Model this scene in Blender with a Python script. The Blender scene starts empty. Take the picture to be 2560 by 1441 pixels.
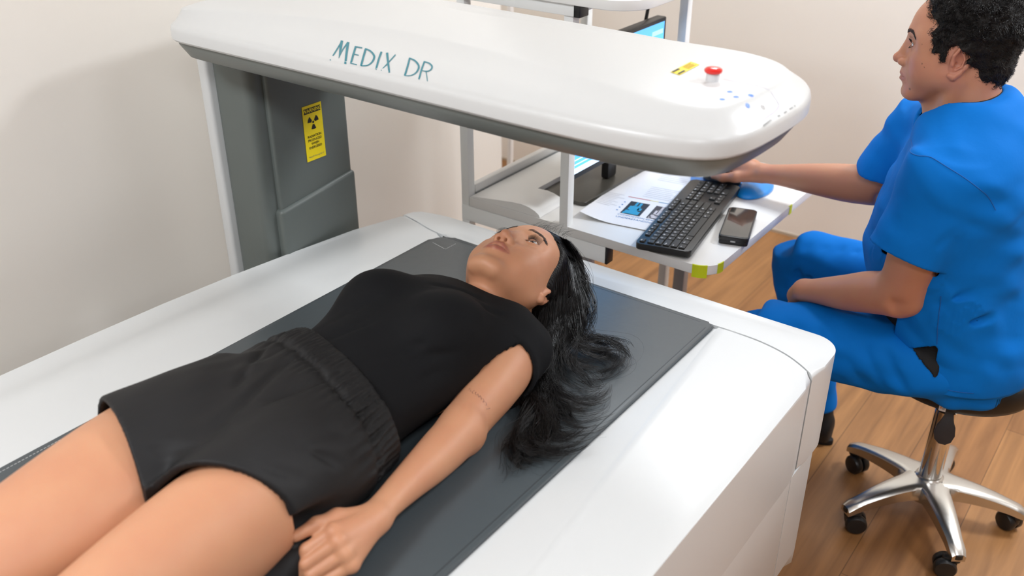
import bpy, bmesh, math, random
import numpy as np
from mathutils import Vector, Matrix, Euler
from mathutils.bvhtree import BVHTree

S = bpy.context.scene
COL = S.collection

# ------------------------------------------------------------------ camera
YAW, PITCH, ROLL = -0.637042, 0.498818, -0.0014713
CAMZ = 1.72
_f = Vector((math.sin(YAW) * math.cos(PITCH), math.cos(YAW) * math.cos(PITCH), -math.sin(PITCH)))
_r = Vector((math.cos(YAW), -math.sin(YAW), 0.0))
_u = _r.cross(_f)
_r2 = math.cos(ROLL) * _r + math.sin(ROLL) * _u
_u2 = -math.sin(ROLL) * _r + math.cos(ROLL) * _u
cd = bpy.data.cameras.new('camera')
cam = bpy.data.objects.new('camera', cd)
COL.objects.link(cam)
m = Matrix.Identity(4)
for i in range(3):
    m[i][0] = _r2[i]; m[i][1] = _u2[i]; m[i][2] = -_f[i]
m[2][3] = CAMZ
cam.matrix_world = m
cd.sensor_width = 36.0
cd.lens = 36.0 * 2404.2 / 2560.0
cd.clip_start = 0.05
cd.clip_end = 50
cd.dof.use_dof = True
cd.dof.focus_distance = 1.92
cd.dof.aperture_fstop = 3.2
S.camera = cam

# ------------------------------------------------------------------ world, lights, exposure
w = bpy.data.worlds.new('world'); S.world = w; w.use_nodes = True
bg = w.node_tree.nodes['Background']
bg.inputs[0].default_value = (1.0, 1.0, 1.0, 1)
bg.inputs[1].default_value = 0.25

def area(name, loc, sx, sy, power, color=(0.955, 1.0, 1.05), target=None):
    l = bpy.data.lights.new(name, 'AREA'); l.shape = 'RECTANGLE'; l.size = sx; l.size_y = sy
    l.energy = power; l.color = color
    o = bpy.data.objects.new(name, l); COL.objects.link(o); o.location = loc
    if target is not None:
        d = Vector(target) - Vector(loc)
        o.rotation_euler = d.to_track_quat('-Z', 'Y').to_euler()
    return o
# ceiling lights out of view, with more added around them for soft, even fill
for x_, y_, p_ in ((-1.25, 2.95, 12), (-1.25, -0.50, 20), (-1.25, -2.30, 8), (0.60, 2.95, 30), (0.60, 1.20, 5), (0.60, -0.50, 16),
                   (2.40, -0.50, 6), (2.40, 1.20, 3), (2.40, 2.95, 3)):
    area('ceiling_fill_light', (x_, y_, 2.66), 0.50, 0.50, p_)

S.view_settings.view_transform = 'Standard'
S.view_settings.look = 'None'
S.view_settings.gamma = 1.0
S.view_settings.use_curve_mapping = False
S.view_settings.exposure = 0.74

# ------------------------------------------------------------------ helpers
def s2l(c):
    c = c / 255.0
    return c / 12.92 if c <= 0.04045 else ((c + 0.055) / 1.055) ** 2.4
def rgb(r, g, b): return (s2l(r), s2l(g), s2l(b), 1.0)

def mat(name, col, rough=0.5, metal=0.0, bump=None, spec=0.5, coat=0.0, emis=None, estr=0.0, sss=0.0, sheen=0.0, var=None, croug=0.1):
    """bump=(scale, strength, distance[, stretch]); var=(scale, amount) soft colour variation of the thing itself"""
    m = bpy.data.materials.new(name); m.use_nodes = True
    nt = m.node_tree; b = nt.nodes['Principled BSDF']
    b.inputs['Base Color'].default_value = col
    b.inputs['Roughness'].default_value = rough
    b.inputs['Metallic'].default_value = metal
    b.inputs['Specular IOR Level'].default_value = spec
    b.inputs['Coat Weight'].default_value = coat
    b.inputs['Coat Roughness'].default_value = croug
    if sheen: b.inputs['Sheen Weight'].default_value = sheen
    if sss:
        b.inputs['Subsurface Weight'].default_value = sss
        b.inputs['Subsurface Radius'].default_value = (0.01, 0.004, 0.002)
        b.inputs['Subsurface Scale'].default_value = 0.6
    if emis:
        b.inputs['Emission Color'].default_value = emis
        b.inputs['Emission Strength'].default_value = estr
    tc = nt.nodes.new('ShaderNodeTexCoord')
    if bump:
        mp = nt.nodes.new('ShaderNodeMapping')
        nt.links.new(tc.outputs['Object'], mp.inputs[0])
        if len(bump) > 3: mp.inputs['Scale'].default_value = bump[3]
        n = nt.nodes.new('ShaderNodeTexNoise'); n.inputs['Scale'].default_value = bump[0]
        n.inputs['Detail'].default_value = 4
        nt.links.new(mp.outputs[0], n.inputs['Vector'])
        bp = nt.nodes.new('ShaderNodeBump'); bp.inputs['Strength'].default_value = bump[1]
        bp.inputs['Distance'].default_value = bump[2]
        nt.links.new(n.outputs['Fac'], bp.inputs['Height'])
        nt.links.new(bp.outputs[0], b.inputs['Normal'])
    if var:
        n2 = nt.nodes.new('ShaderNodeTexNoise'); n2.inputs['Scale'].default_value = var[0]
        n2.inputs['Detail'].default_value = 5
        nt.links.new(tc.outputs['Object'], n2.inputs['Vector'])
        mr = nt.nodes.new('ShaderNodeMapRange')
        mr.inputs['To Min'].default_value = 1 - var[1]; mr.inputs['To Max'].default_value = 1 + var[1]
        nt.links.new(n2.outputs['Fac'], mr.inputs['Value'])
        vm = nt.nodes.new('ShaderNodeVectorMath'); vm.operation = 'SCALE'
        vm.inputs[0].default_value = col[:3]
        nt.links.new(mr.outputs[0], vm.inputs['Scale'])
        nt.links.new(vm.outputs[0], b.inputs['Base Color'])
    return m

def thing(name, label, cat, loc=(0, 0, 0), rz=0.0, group=None):
    o = bpy.data.objects.new(name, None); COL.objects.link(o)
    o.empty_display_size = 0.05
    o.location = loc; o.rotation_euler = (0, 0, rz)
    o['label'] = label; o['category'] = cat
    if group: o['group'] = group
    return o
def tag(o, label, cat, group=None):
    o['label'] = label; o['category'] = cat
    if group: o['group'] = group
    return o

def link_mesh(name, me, mats, parent=None, smooth=None):
    o = bpy.data.objects.new(name, me); COL.objects.link(o)
    if not isinstance(mats, (list, tuple)): mats = [mats]
    for mm in mats: me.materials.append(mm)
    if parent is not None: o.parent = parent
    return o

def from_bm(name, bm, mats, parent=None, smooth=True, angle=35, keep_world=False):
    """links a bmesh as ONE object; if the parent is an empty placed in the world the coordinates are taken in its frame"""
    bmesh.ops.recalc_face_normals(bm, faces=bm.faces)
    if smooth:
        for f in bm.faces: f.smooth = True
        a = math.radians(angle)
        for e in bm.edges:
            e.smooth = not (len(e.link_faces) == 2 and e.calc_face_angle(0) > a)
    me = bpy.data.meshes.new(name); bm.to_mesh(me); bm.free()
    return link_mesh(name, me, mats, parent)

def BM(): return bmesh.new()

def bx(bm, x0, x1, y0, y1, z0, z1, bev=0.0, seg=2, mi=0, M=None):
    r = bmesh.ops.create_cube(bm, size=1.0)
    vs = r['verts']
    for v in vs:
        v.co = Vector((x0 + (v.co.x + .5) * (x1 - x0), y0 + (v.co.y + .5) * (y1 - y0), z0 + (v.co.z + .5) * (z1 - z0)))
    fs = set(f for v in vs for f in v.link_faces)
    if bev > 0:
        es = list(set(e for v in vs for e in v.link_edges))
        rr = bmesh.ops.bevel(bm, geom=es, offset=bev, segments=seg, profile=0.5, affect='EDGES')
        fs = set(rr['faces']) | set(f for f in fs if f.is_valid)
        vs = list(set(v for f in fs for v in f.verts))
    for f in fs:
        if f.is_valid: f.material_index = mi
    if M is not None:
        for v in vs: v.co = M @ v.co
    return vs

def prism(bm, pts, z0, z1, bev_top=0.0, bev_bot=0.0, bev_side=0.0, seg=4, mi=0):
    """extruded plan polygon (CCW), optional bevels"""
    n = len(pts)
    vb = [bm.verts.new((p[0], p[1], z0)) for p in pts]
    vt = [bm.verts.new((p[0], p[1], z1)) for p in pts]
    ft = bm.faces.new(vt); fb = bm.faces.new(list(reversed(vb)))
    fs = [ft, fb]
    for i in range(n):
        j = (i + 1) % n
        fs.append(bm.faces.new((vb[i], vb[j], vt[j], vt[i])))
    for f in fs: f.material_index = mi
    if bev_top: bmesh.ops.bevel(bm, geom=[e for e in ft.edges], offset=bev_top, segments=seg, profile=.5, affect='EDGES')
    if bev_bot and fb.is_valid: bmesh.ops.bevel(bm, geom=[e for e in fb.edges], offset=bev_bot, segments=seg, profile=.5, affect='EDGES')

def rrect(x0, x1, y0, y1, r, seg=6):
    """rounded rectangle, r = radius or 4 radii (x1y1, x0y1, x0y0, x1y0)"""
    if not isinstance(r, (list, tuple)): r = [r] * 4
    out = []
    for (cx, cy, a0, q) in ((x1 - r[0], y1 - r[0], 0, r[0]), (x0 + r[1], y1 - r[1], 90, r[1]), (x0 + r[2], y0 + r[2], 180, r[2]), (x1 - r[3], y0 + r[3], 270, r[3])):
        if q <= 1e-6: out.append((cx, cy)); continue
        for i in range(seg + 1):
            a = math.radians(a0 + 90 * i / seg)
            out.append((cx + q * math.cos(a), cy + q * math.sin(a)))
    return out

def lathe(bm, prof, cx=0, cy=0, cz=0, n=32, mi=0, M=None):
    """prof: list of (r, z)"""
    rings = []
    for r, z in prof:
        if r < 1e-6:
            rings.append([bm.verts.new((cx, cy, cz + z))])
        else:
            rings.append([bm.verts.new((cx + r * math.cos(2 * math.pi * i / n), cy + r * math.sin(2 * math.pi * i / n), cz + z)) for i in range(n)])
    for a, b in zip(rings[:-1], rings[1:]):
        for i in range(n):
            j = (i + 1) % n
            vs = [a[i % len(a)], a[j % len(a)], b[j % len(b)], b[i % len(b)]]
            u = []
            for v in vs:
                if v not in u: u.append(v)
            if len(u) > 2:
                f = bm.faces.new(u); f.material_index = mi
    if len(rings[0]) > 1:
        f = bm.faces.new(rings[0][::-1]); f.material_index = mi
    if len(rings[-1]) > 1:
        f = bm.faces.new(rings[-1]); f.material_index = mi
    if M is not None:
        for rg in rings:
            for v in rg: v.co = M @ v.co

def tube(bm, pts, r, n=8, mi=0, caps=True):
    """swept tube; r scalar or list"""
    P = [Vector(p) for p in pts]
    R = r if isinstance(r, (list, tuple)) else [r] * len(P)
    rings = []; up = None
    for i, p in enumerate(P):
        t = (P[min(i + 1, len(P) - 1)] - P[max(i - 1, 0)]).normalized()
        if up is None:
            up = Vector((0, 0, 1)) if abs(t.z) < .9 else Vector((1, 0, 0))
        s = t.cross(up).normalized(); up = s.cross(t).normalized()
        rings.append([bm.verts.new(p + R[i] * (math.cos(2 * math.pi * k / n) * s + math.sin(2 * math.pi * k / n) * up)) for k in range(n)])
    for a, b in zip(rings[:-1], rings[1:]):
        for k in range(n):
            f = bm.faces.new((a[k], a[(k + 1) % n], b[(k + 1) % n], b[k])); f.material_index = mi
    if caps:
        bm.faces.new(rings[0][::-1]).material_index = mi; bm.faces.new(rings[-1]).material_index = mi

def catmull(pts, n=8):
    P = [Vector(p) for p in pts]
    P = [P[0] * 2 - P[1]] + P + [P[-1] * 2 - P[-2]]
    out = []
    for i in range(1, len(P) - 2):
        for k in range(n):
            t = k / n
            out.append(0.5 * ((2 * P[i]) + (-P[i - 1] + P[i + 1]) * t + (2 * P[i - 1] - 5 * P[i] + 4 * P[i + 1] - P[i + 2]) * t * t + (-P[i - 1] + 3 * P[i] - 3 * P[i + 1] + P[i + 2]) * t ** 3))
    out.append(P[-2])
    return out

def text_mesh(txt, size, M, bm=None, depth=0.0003, mi=0, align='CENTER', bold=0.0, xs=1.0):
    """adds the outline mesh of a text to a bmesh, M maps text plane to the world"""
    cu = bpy.data.curves.new('t', 'FONT'); cu.body = txt; cu.size = size; cu.extrude = depth
    cu.align_x = align; cu.align_y = 'CENTER'; cu.offset = bold; cu.resolution_u = 3
    o = bpy.data.objects.new('t', cu); COL.objects.link(o)
    dg = bpy.context.evaluated_depsgraph_get(); dg.update()
    me = bpy.data.meshes.new_from_object(o.evaluated_get(dg))
    n0 = len(bm.verts)
    bm2 = bmesh.new(); bm2.from_mesh(me)
    vm = {}
    for v in bm2.verts:
        vm[v.index] = bm.verts.new(M @ Vector((v.co.x * xs, v.co.y, v.co.z)))
    for f in bm2.faces:
        try:
            g = bm.faces.new([vm[v.index] for v in f.verts]); g.material_index = mi
        except ValueError: pass
    bm2.free()
    bpy.data.objects.remove(o); bpy.data.curves.remove(cu); bpy.data.meshes.remove(me)

def copy_tree(o, parent=None):
    c = o.copy(); COL.objects.link(c)
    if parent is not None: c.parent = parent
    for ch in list(o.children): copy_tree(ch, c)
    return c

# ------------------------------------------------------------------ implicit surfaces (bodies and clothes)
def V3(*a): return np.array(a, dtype=np.float64)
def smin(a, b, k):
    h = np.maximum(k - np.abs(a - b), 0.0) / k
    return np.minimum(a, b) - h * h * h * k / 6.0
def smax(a, b, k): return -smin(-a, -b, k)

class Field:
    def __init__(s, lo, hi, h, big=0.08, frame=None):
        s.lo = V3(*lo); s.h = h; s.big = big
        s.n = np.ceil((V3(*hi) - s.lo) / h).astype(int) + 1
        s.D = np.full(tuple(s.n), big, dtype=np.float32)
    def sl(s, lo, hi, pad):
        a = np.clip(np.floor((V3(*lo) - pad - s.lo) / s.h).astype(int), 0, s.n)
        b = np.clip(np.ceil((V3(*hi) + pad - s.lo) / s.h).astype(int) + 1, 0, s.n)
        if np.any(b <= a): return None, None
        ax = [(s.lo[i] + s.h * np.arange(a[i], b[i])).astype(np.float32) for i in range(3)]
        P = (ax[0][:, None, None], ax[1][None, :, None], ax[2][None, None, :])
        return (slice(a[0], b[0]), slice(a[1], b[1]), slice(a[2], b[2])), P
    def add(s, prim, k=0.02):
        fn, lo, hi = prim
        q, P = s.sl(lo, hi, k * 1.2 + 2 * s.h)
        if q is None: return s
        s.D[q] = smin(s.D[q], np.minimum(fn(*P), s.big), k)
        return s
    def sub(s, prim, k=0.01):
        fn, lo, hi = prim
        q, P = s.sl(lo, hi, k * 1.2 + 2 * s.h)
        if q is None: return s
        s.D[q] = smax(s.D[q], -np.minimum(fn(*P), s.big), k)
        return s
    def crease(s, a, b, depth, sig, bulge=.5):
        """soft fold of the cloth from a to b: a groove with a low roll on one side, fading at both ends"""
        a = V3(*a); b = V3(*b); ba = b - a; L2 = ba @ ba
        q, P = s.sl(np.minimum(a, b), np.maximum(a, b), sig * 4)
        if q is None: return s
        X, Y, Z = P[0] - a[0], P[1] - a[1], P[2] - a[2]
        t0 = (X * ba[0] + Y * ba[1] + Z * ba[2]) / L2; t = np.clip(t0, 0, 1)
        d2 = (X - ba[0] * t) ** 2 + (Y - ba[1] * t) ** 2 + (Z - ba[2] * t) ** 2
        e = np.clip(t * (1 - t) * 4, 0, 1) ** .8
        s.D[q] += (depth * e * (np.exp(-d2 / sig ** 2) - bulge * .5 * np.exp(-d2 / (2.4 * sig) ** 2))).astype(np.float32)
        return s
    def inter(s, fn, k=0.003):
        q, P = s.sl(s.lo, s.lo + s.h * s.n, 0)
        s.D[q] = smax(s.D[q], fn(*P).astype(np.float32), k)
        return s
    def disp(s, fn):
        q, P = s.sl(s.lo, s.lo + s.h * s.n, 0)
        s.D[q] = s.D[q] + fn(*P).astype(np.float32)
        return s
    def mesh(s):
        D = s.D; S_ = D < 0
        nx, ny, nz = D.shape
        c = np.zeros((nx - 1, ny - 1, nz - 1), np.uint8)
        for i in (0, 1):
            for j in (0, 1):
                for k in (0, 1):
                    c += S_[i:nx - 1 + i, j:ny - 1 + j, k:nz - 1 + k]
        idx = np.argwhere((c > 0) & (c < 8))
        vid = np.full(c.shape, -1, np.int32)
        vid[idx[:, 0], idx[:, 1], idx[:, 2]] = np.arange(len(idx))
        offs = [(i, j, k) for i in (0, 1) for j in (0, 1) for k in (0, 1)]
        vals = np.stack([D[idx[:, 0] + o[0], idx[:, 1] + o[1], idx[:, 2] + o[2]] for o in offs], 1)
        acc = np.zeros((len(idx), 3)); cnt = np.zeros(len(idx))
        for a in range(8):
            for b in range(a + 1, 8):
                oa, ob = np.array(offs[a]), np.array(offs[b])
                if np.abs(oa - ob).sum() != 1: continue
                va, vb = vals[:, a], vals[:, b]
                m_ = (va < 0) != (vb < 0)
                t = va[m_] / (va[m_] - vb[m_])
                acc[m_] += oa[None, :] + t[:, None] * (ob - oa)[None, :]
                cnt[m_] += 1
        V = s.lo[None, :] + s.h * (idx + acc / cnt[:, None])
        quads = []
        for ax in range(3):
            sl0 = [slice(None)] * 3; sl1 = [slice(None)] * 3
            sl0[ax] = slice(0, -1); sl1[ax] = slice(1, None)
            A = S_[tuple(sl0)]; B = S_[tuple(sl1)]
            e = np.argwhere(A != B)
            u, v = (ax + 1) % 3, (ax + 2) % 3
            lim = np.array(c.shape)
            ok = (e[:, u] > 0) & (e[:, v] > 0) & (e[:, u] < lim[u]) & (e[:, v] < lim[v])
            e = e[ok]
            ins = A[e[:, 0], e[:, 1], e[:, 2]]
            def g(du, dv):
                q = e.copy(); q[:, u] -= du; q[:, v] -= dv
                return vid[q[:, 0], q[:, 1], q[:, 2]]
            Q = np.stack([g(1, 1), g(0, 1), g(0, 0), g(1, 0)], 1)
            Q[~ins] = Q[~ins][:, ::-1]
            quads.append(Q)
        return V, np.concatenate(quads)

def np_mesh(name, V, F):
    me = bpy.data.meshes.new(name)
    F = np.asarray(F, np.int32); n = F.shape[1]
    me.vertices.add(len(V)); me.vertices.foreach_set('co', np.asarray(V, np.float32).ravel())
    me.loops.add(F.size); me.loops.foreach_set('vertex_index', F.ravel())
    me.polygons.add(len(F)); me.polygons.foreach_set('loop_start', np.arange(0, F.size, n, dtype=np.int32))
    me.polygons.foreach_set('use_smooth', np.ones(len(F), bool))
    me.update(calc_edges=True); me.validate()
    return me

def relax(V, F, it=1, lam=0.5, keep=None):
    """a little Laplacian smoothing to take the grid pattern off"""
    n = len(V)
    E = np.concatenate([F[:, [0, 1]], F[:, [1, 2]], F[:, [2, 3]], F[:, [3, 0]]])
    for _ in range(it):
        A = np.zeros((n, 3)); c = np.zeros(n)
        for k in range(3):
            A[:, k] = np.bincount(E[:, 0], V[E[:, 1], k], n) + np.bincount(E[:, 1], V[E[:, 0], k], n)
        c = np.bincount(E[:, 0], minlength=n) + np.bincount(E[:, 1], minlength=n)
        V = V + np.where(c[:, None] > 0, lam * (A / np.maximum(c, 1)[:, None] - V), 0)
    return V

# primitives: return (fn, lo, hi)
def sph(c, r):
    c = V3(*c)
    return (lambda x, y, z: np.sqrt((x - c[0]) ** 2 + (y - c[1]) ** 2 + (z - c[2]) ** 2) - r, c - r, c + r)
def ell(c, r, R=None):
    """ellipsoid with radii r, optional 3x3 rotation (columns = local axes)"""
    c = V3(*c); r = V3(*r); R = np.eye(3) if R is None else np.asarray(R)
    ext = np.sqrt(((R * r[None, :]) ** 2).sum(1))
    def fn(x, y, z):
        X, Y, Z = x - c[0], y - c[1], z - c[2]
        L = [R[0, i] * X + R[1, i] * Y + R[2, i] * Z for i in range(3)]
        k0 = np.sqrt((L[0] / r[0]) ** 2 + (L[1] / r[1]) ** 2 + (L[2] / r[2]) ** 2)
        k1 = np.sqrt((L[0] / r[0] ** 2) ** 2 + (L[1] / r[1] ** 2) ** 2 + (L[2] / r[2] ** 2) ** 2)
        return k0 * (k0 - 1.0) / np.maximum(k1, 1e-9)
    return (fn, c - ext, c + ext)
def cone(a, b, ra, rb):
    """capsule whose radius runs from ra to rb"""
    a = V3(*a); b = V3(*b); ba = b - a; L2 = ba @ ba
    def fn(x, y, z):
        X, Y, Z = x - a[0], y - a[1], z - a[2]
        t = np.clip((X * ba[0] + Y * ba[1] + Z * ba[2]) / L2, 0, 1)
        return np.sqrt((X - ba[0] * t) ** 2 + (Y - ba[1] * t) ** 2 + (Z - ba[2] * t) ** 2) - (ra + (rb - ra) * t)
    m_ = max(ra, rb)
    return (fn, np.minimum(a, b) - m_, np.maximum(a, b) + m_)
def loft(A, B, U, secs, capk=0.0):
    """section loft from A to B; secs rows: t, off_u, off_v, half_u, half_v ; U ~ direction of local u, v = w x u"""
    A = V3(*A); B = V3(*B); W = B - A; L = np.linalg.norm(W); W = W / L
    U = V3(*U); U = U - W * (U @ W); U /= np.linalg.norm(U); Vv = np.cross(W, U)
    T = np.array([q[0] for q in secs]) * L
    C = np.array([q[1:] for q in secs], float)
    ts = np.linspace(T[0], T[-1], 200)
    # smooth monotone-ish interpolation
    def itp(col):
        y = C[:, col]; d = np.gradient(y, T) if len(T) > 2 else np.full(len(T), (y[-1] - y[0]) / (T[-1] - T[0]))
        i = np.clip(np.searchsorted(T, ts, 'right') - 1, 0, len(T) - 2)
        hh = T[i + 1] - T[i]; s_ = (ts - T[i]) / hh
        return (2 * s_**3 - 3 * s_**2 + 1) * y[i] + (s_**3 - 2 * s_**2 + s_) * hh * d[i] + (-2 * s_**3 + 3 * s_**2) * y[i + 1] + (s_**3 - s_**2) * hh * d[i + 1]
    cols = [itp(k) for k in range(4)]
    mx = max(np.abs(C[:, 0]).max() + C[:, 2].max(), np.abs(C[:, 1]).max() + C[:, 3].max())
    P0, P1 = A + W * T[0], A + W * T[-1]
    def fn(x, y, z):
        X, Y, Z = x - A[0], y - A[1], z - A[2]
        w_ = X * W[0] + Y * W[1] + Z * W[2]
        u_ = X * U[0] + Y * U[1] + Z * U[2]
        v_ = X * Vv[0] + Y * Vv[1] + Z * Vv[2]
        wc = np.clip(w_, T[0], T[-1])
        ou, ov, a, b = [np.interp(wc, ts, c_).astype(np.float32) for c_ in cols]
        du, dv = (u_ - ou), (v_ - ov)
        k0 = np.sqrt((du / a) ** 2 + (dv / b) ** 2)
        k1 = np.sqrt((du / a ** 2) ** 2 + (dv / b ** 2) ** 2)
        d = k0 * (k0 - 1) / np.maximum(k1, 1e-6)
        e = np.maximum(T[0] - w_, w_ - T[-1])
        return smax(d, e, 0.004 + capk)
    return (fn, np.minimum(P0, P1) - mx, np.maximum(P0, P1) + mx)

def vnoise(seed, sx, sy, sz):
    """smooth value noise, roughly -1..1, scale = cells per metre on each axis"""
    rg = np.random.RandomState(seed); T = rg.uniform(-1, 1, (64, 64, 64)).astype(np.float32)
    def fn(x, y, z):
        X, Y, Z = np.broadcast_arrays(x * sx + 7.3, y * sy + 3.1, z * sz + 11.7)
        i, j, k = np.floor(X).astype(int), np.floor(Y).astype(int), np.floor(Z).astype(int)
        fx, fy, fz = X - i, Y - j, Z - k
        fx = fx * fx * (3 - 2 * fx); fy = fy * fy * (3 - 2 * fy); fz = fz * fz * (3 - 2 * fz)
        def g(a, b, c): return T[(i + a) & 63, (j + b) & 63, (k + c) & 63]
        r = 0
        for a in (0, 1):
            for b in (0, 1):
                for c in (0, 1):
                    r = r + g(a, b, c) * (fx if a else 1 - fx) * (fy if b else 1 - fy) * (fz if c else 1 - fz)
        return r
    return fn

def push_in(V, F, D0, C, margin=.009, lim=.02, sel=None):
    """moves skin vertices that lie under a garment (solid field D0, cut field C) at least `margin` below its surface"""
    def tri(A, P):
        q = (P - F.lo) / F.h; n = np.array(A.shape) - 1
        ok = np.all((q >= 0) & (q < n - 1e-3), axis=1); q = np.clip(q, 0, n - 1.001)
        i = q.astype(int); f = q - i; r = 0
        for a in (0, 1):
            for b in (0, 1):
                for c in (0, 1):
                    w_ = (f[:, 0] if a else 1 - f[:, 0]) * (f[:, 1] if b else 1 - f[:, 1]) * (f[:, 2] if c else 1 - f[:, 2])
                    r = r + w_ * A[i[:, 0] + a, i[:, 1] + b, i[:, 2] + c]
        return r, ok
    for _ in range(3):
        d, ok = tri(D0, V); c, _k = tri(C, V)
        m_ = ok & (c < -.004) & (d > -margin) & (d < lim)
        if sel is not None: m_ &= sel
        if not m_.any(): break
        P = V[m_]; g_ = np.zeros_like(P)
        for k in range(3):
            e = np.zeros(3); e[k] = F.h
            g_[:, k] = tri(D0, P + e)[0] - tri(D0, P - e)[0]
        g_ /= np.maximum(np.linalg.norm(g_, axis=1, keepdims=True), 1e-6)
        fade = np.clip((-c[m_] - .004) / .010, 0, 1)
        V[m_] = P - g_ * ((d[m_] + margin) * fade)[:, None]
    return V

class Frame:
    """local frame -> world, for prims written in head or hand coordinates"""
    def __init__(s, R, t, k=1.0): s.R = np.asarray(R, float); s.t = V3(*t); s.k = k
    def p(s, q): return s.R @ (V3(*q) * s.k) + s.t
    def sph(s, c, r): return sph(s.p(c), r * s.k)
    def ell(s, c, r, R=None): return ell(s.p(c), V3(*r) * s.k, s.R if R is None else s.R @ R)
    def cone(s, a, b, ra, rb): return cone(s.p(a), s.p(b), ra * s.k, rb * s.k)
    def loc(s, x, y, z):
        X, Y, Z = x - s.t[0], y - s.t[1], z - s.t[2]
        return [(s.R[0, i] * X + s.R[1, i] * Y + s.R[2, i] * Z) / s.k for i in range(3)]
def rotx(a):
    a = math.radians(a); return np.array([[1, 0, 0], [0, math.cos(a), -math.sin(a)], [0, math.sin(a), math.cos(a)]])
def roty(a):
    a = math.radians(a); return np.array([[math.cos(a), 0, math.sin(a)], [0, 1, 0], [-math.sin(a), 0, math.cos(a)]])
def rotz(a):
    a = math.radians(a); return np.array([[math.cos(a), -math.sin(a), 0], [math.sin(a), math.cos(a), 0], [0, 0, 1]])

# ------------------------------------------------------------------ materials
M_white = mat('white_plastic', rgb(210, 212, 212), .34, coat=.15, croug=.3)
M_white2 = mat('cream_plastic', rgb(236, 230, 220), .45)
M_desk = mat('white_laminate', rgb(240, 240, 238), .32)
M_powder = mat('white_powder_coat', rgb(242, 244, 243), .4)
M_greyleg = mat('grey_metal', rgb(178, 182, 186), .35, .2)
M_dkgrey = mat('dark_grey_plastic', rgb(116, 122, 119), .33, bump=(40, .05, .002), var=(6, .06))
M_column = mat('column_grey', rgb(98, 105, 102), .42, bump=(25, .06, .002), var=(5, .08))
M_vinyl = mat('mat_vinyl', rgb(70, 77, 81), .36, bump=(9, .25, .006), var=(5, .05))
M_vinyl_seam = mat('mat_seam', rgb(54, 59, 62), .45)
M_stitch = mat('stitch_thread', rgb(205, 208, 208), .6)
M_black = mat('black_plastic', rgb(24, 24, 25), .38)
M_gap = mat('dark_gap', rgb(70, 68, 64), .8)
M_teal = mat('teal_print', rgb(24, 122, 138), .35)
M_yellow = mat('yellow_label', rgb(252, 226, 10), .35)
M_labelblack = mat('label_black', rgb(20, 18, 14), .5)
M_red = mat('red_plastic', rgb(226, 34, 26), .2, coat=.6)
M_cream_wall = mat('wall_paint', rgb(244, 239, 231), .75, bump=(220, .06, .001))

def wood_floor():
    m = bpy.data.materials.new('wood_floor'); m.use_nodes = True
    nt = m.node_tree; b = nt.nodes['Principled BSDF']
    tc = nt.nodes.new('ShaderNodeTexCoord')
    mp = nt.nodes.new('ShaderNodeMapping'); mp.inputs['Rotation'].default_value = (0, 0, math.radians(90))
    nt.links.new(tc.outputs['Object'], mp.inputs[0])
    br = nt.nodes.new('ShaderNodeTexBrick')
    br.inputs['Scale'].default_value = 1.0; br.inputs['Brick Width'].default_value = 1.35; br.inputs['Row Height'].default_value = .19
    br.inputs['Mortar Size'].default_value = .0012; br.inputs['Mortar Smooth'].default_value = .1; br.offset = .37
    br.inputs['Color1'].default_value = rgb(168, 122, 76); br.inputs['Color2'].default_value = rgb(152, 106, 64)
    br.inputs['Mortar'].default_value = rgb(112, 78, 46)
    nt.links.new(mp.outputs[0], br.inputs['Vector'])
    mp2 = nt.nodes.new('ShaderNodeMapping'); mp2.inputs['Scale'].default_value = (34, 2.0, 1)
    nt.links.new(tc.outputs['Object'], mp2.inputs[0])
    n = nt.nodes.new('ShaderNodeTexNoise'); n.inputs['Scale'].default_value = 1; n.inputs['Detail'].default_value = 7; n.inputs['Distortion'].default_value = .5
    nt.links.new(mp2.outputs[0], n.inputs['Vector'])
    cr = nt.nodes.new('ShaderNodeValToRGB')
    cr.color_ramp.elements[0].position = .32; cr.color_ramp.elements[0].color = (.58, .52, .46, 1)
    cr.color_ramp.elements[1].position = .66; cr.color_ramp.elements[1].color = (1.12, 1.08, 1.02, 1)
    nt.links.new(n.outputs['Fac'], cr.inputs[0])
    mx = nt.nodes.new('ShaderNodeMix'); mx.data_type = 'RGBA'; mx.blend_type = 'MULTIPLY'; mx.inputs['Factor'].default_value = .8
    nt.links.new(br.outputs['Color'], mx.inputs['A']); nt.links.new(cr.outputs[0], mx.inputs['B'])
    nt.links.new(mx.outputs['Result'], b.inputs['Base Color'])
    b.inputs['Roughness'].default_value = .42
    return m
M_floor = wood_floor()

# ------------------------------------------------------------------ room
def struct(name, bm, mt):
    o = from_bm(name, bm, mt, smooth=False); o['kind'] = 'structure'; return o
RX0, RX1, RY0, RY1, RZ = -2.75, 5.4, -4.2, 3.584, 2.70
WLX, WLY = -1.95, 2.575      # the left wall stands close behind the scanner and ends at a corner
bm = BM(); bx(bm, RX0 - .1, RX1, RY0, RY1 + .1, -.1, 0); struct('floor', bm, M_floor)
bm = BM(); bx(bm, RX0 - .1, WLX, RY0, WLY, 0, RZ); struct('wall_left', bm, M_cream_wall)
bm = BM(); bx(bm, RX0 - .1, RX0, WLY, RY1 + .1, 0, RZ); struct('wall_alcove', bm, M_cream_wall)
bm = BM(); bx(bm, RX0, RX1, RY1, RY1 + .1, 0, RZ); struct('wall_back', bm, M_cream_wall)
M_ceil = mat('ceiling_paint', rgb(240, 238, 233), .8)
bm = BM(); bx(bm, RX0 - .1, RX1, RY0, RY1 + .1, RZ, RZ + .1); struct('ceiling', bm, M_ceil)
bm = BM(); bx(bm, RX1, RX1 + .1, RY0 - .1, RY1 + .1, 0, RZ); struct('wall_right', bm, M_cream_wall)
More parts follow.
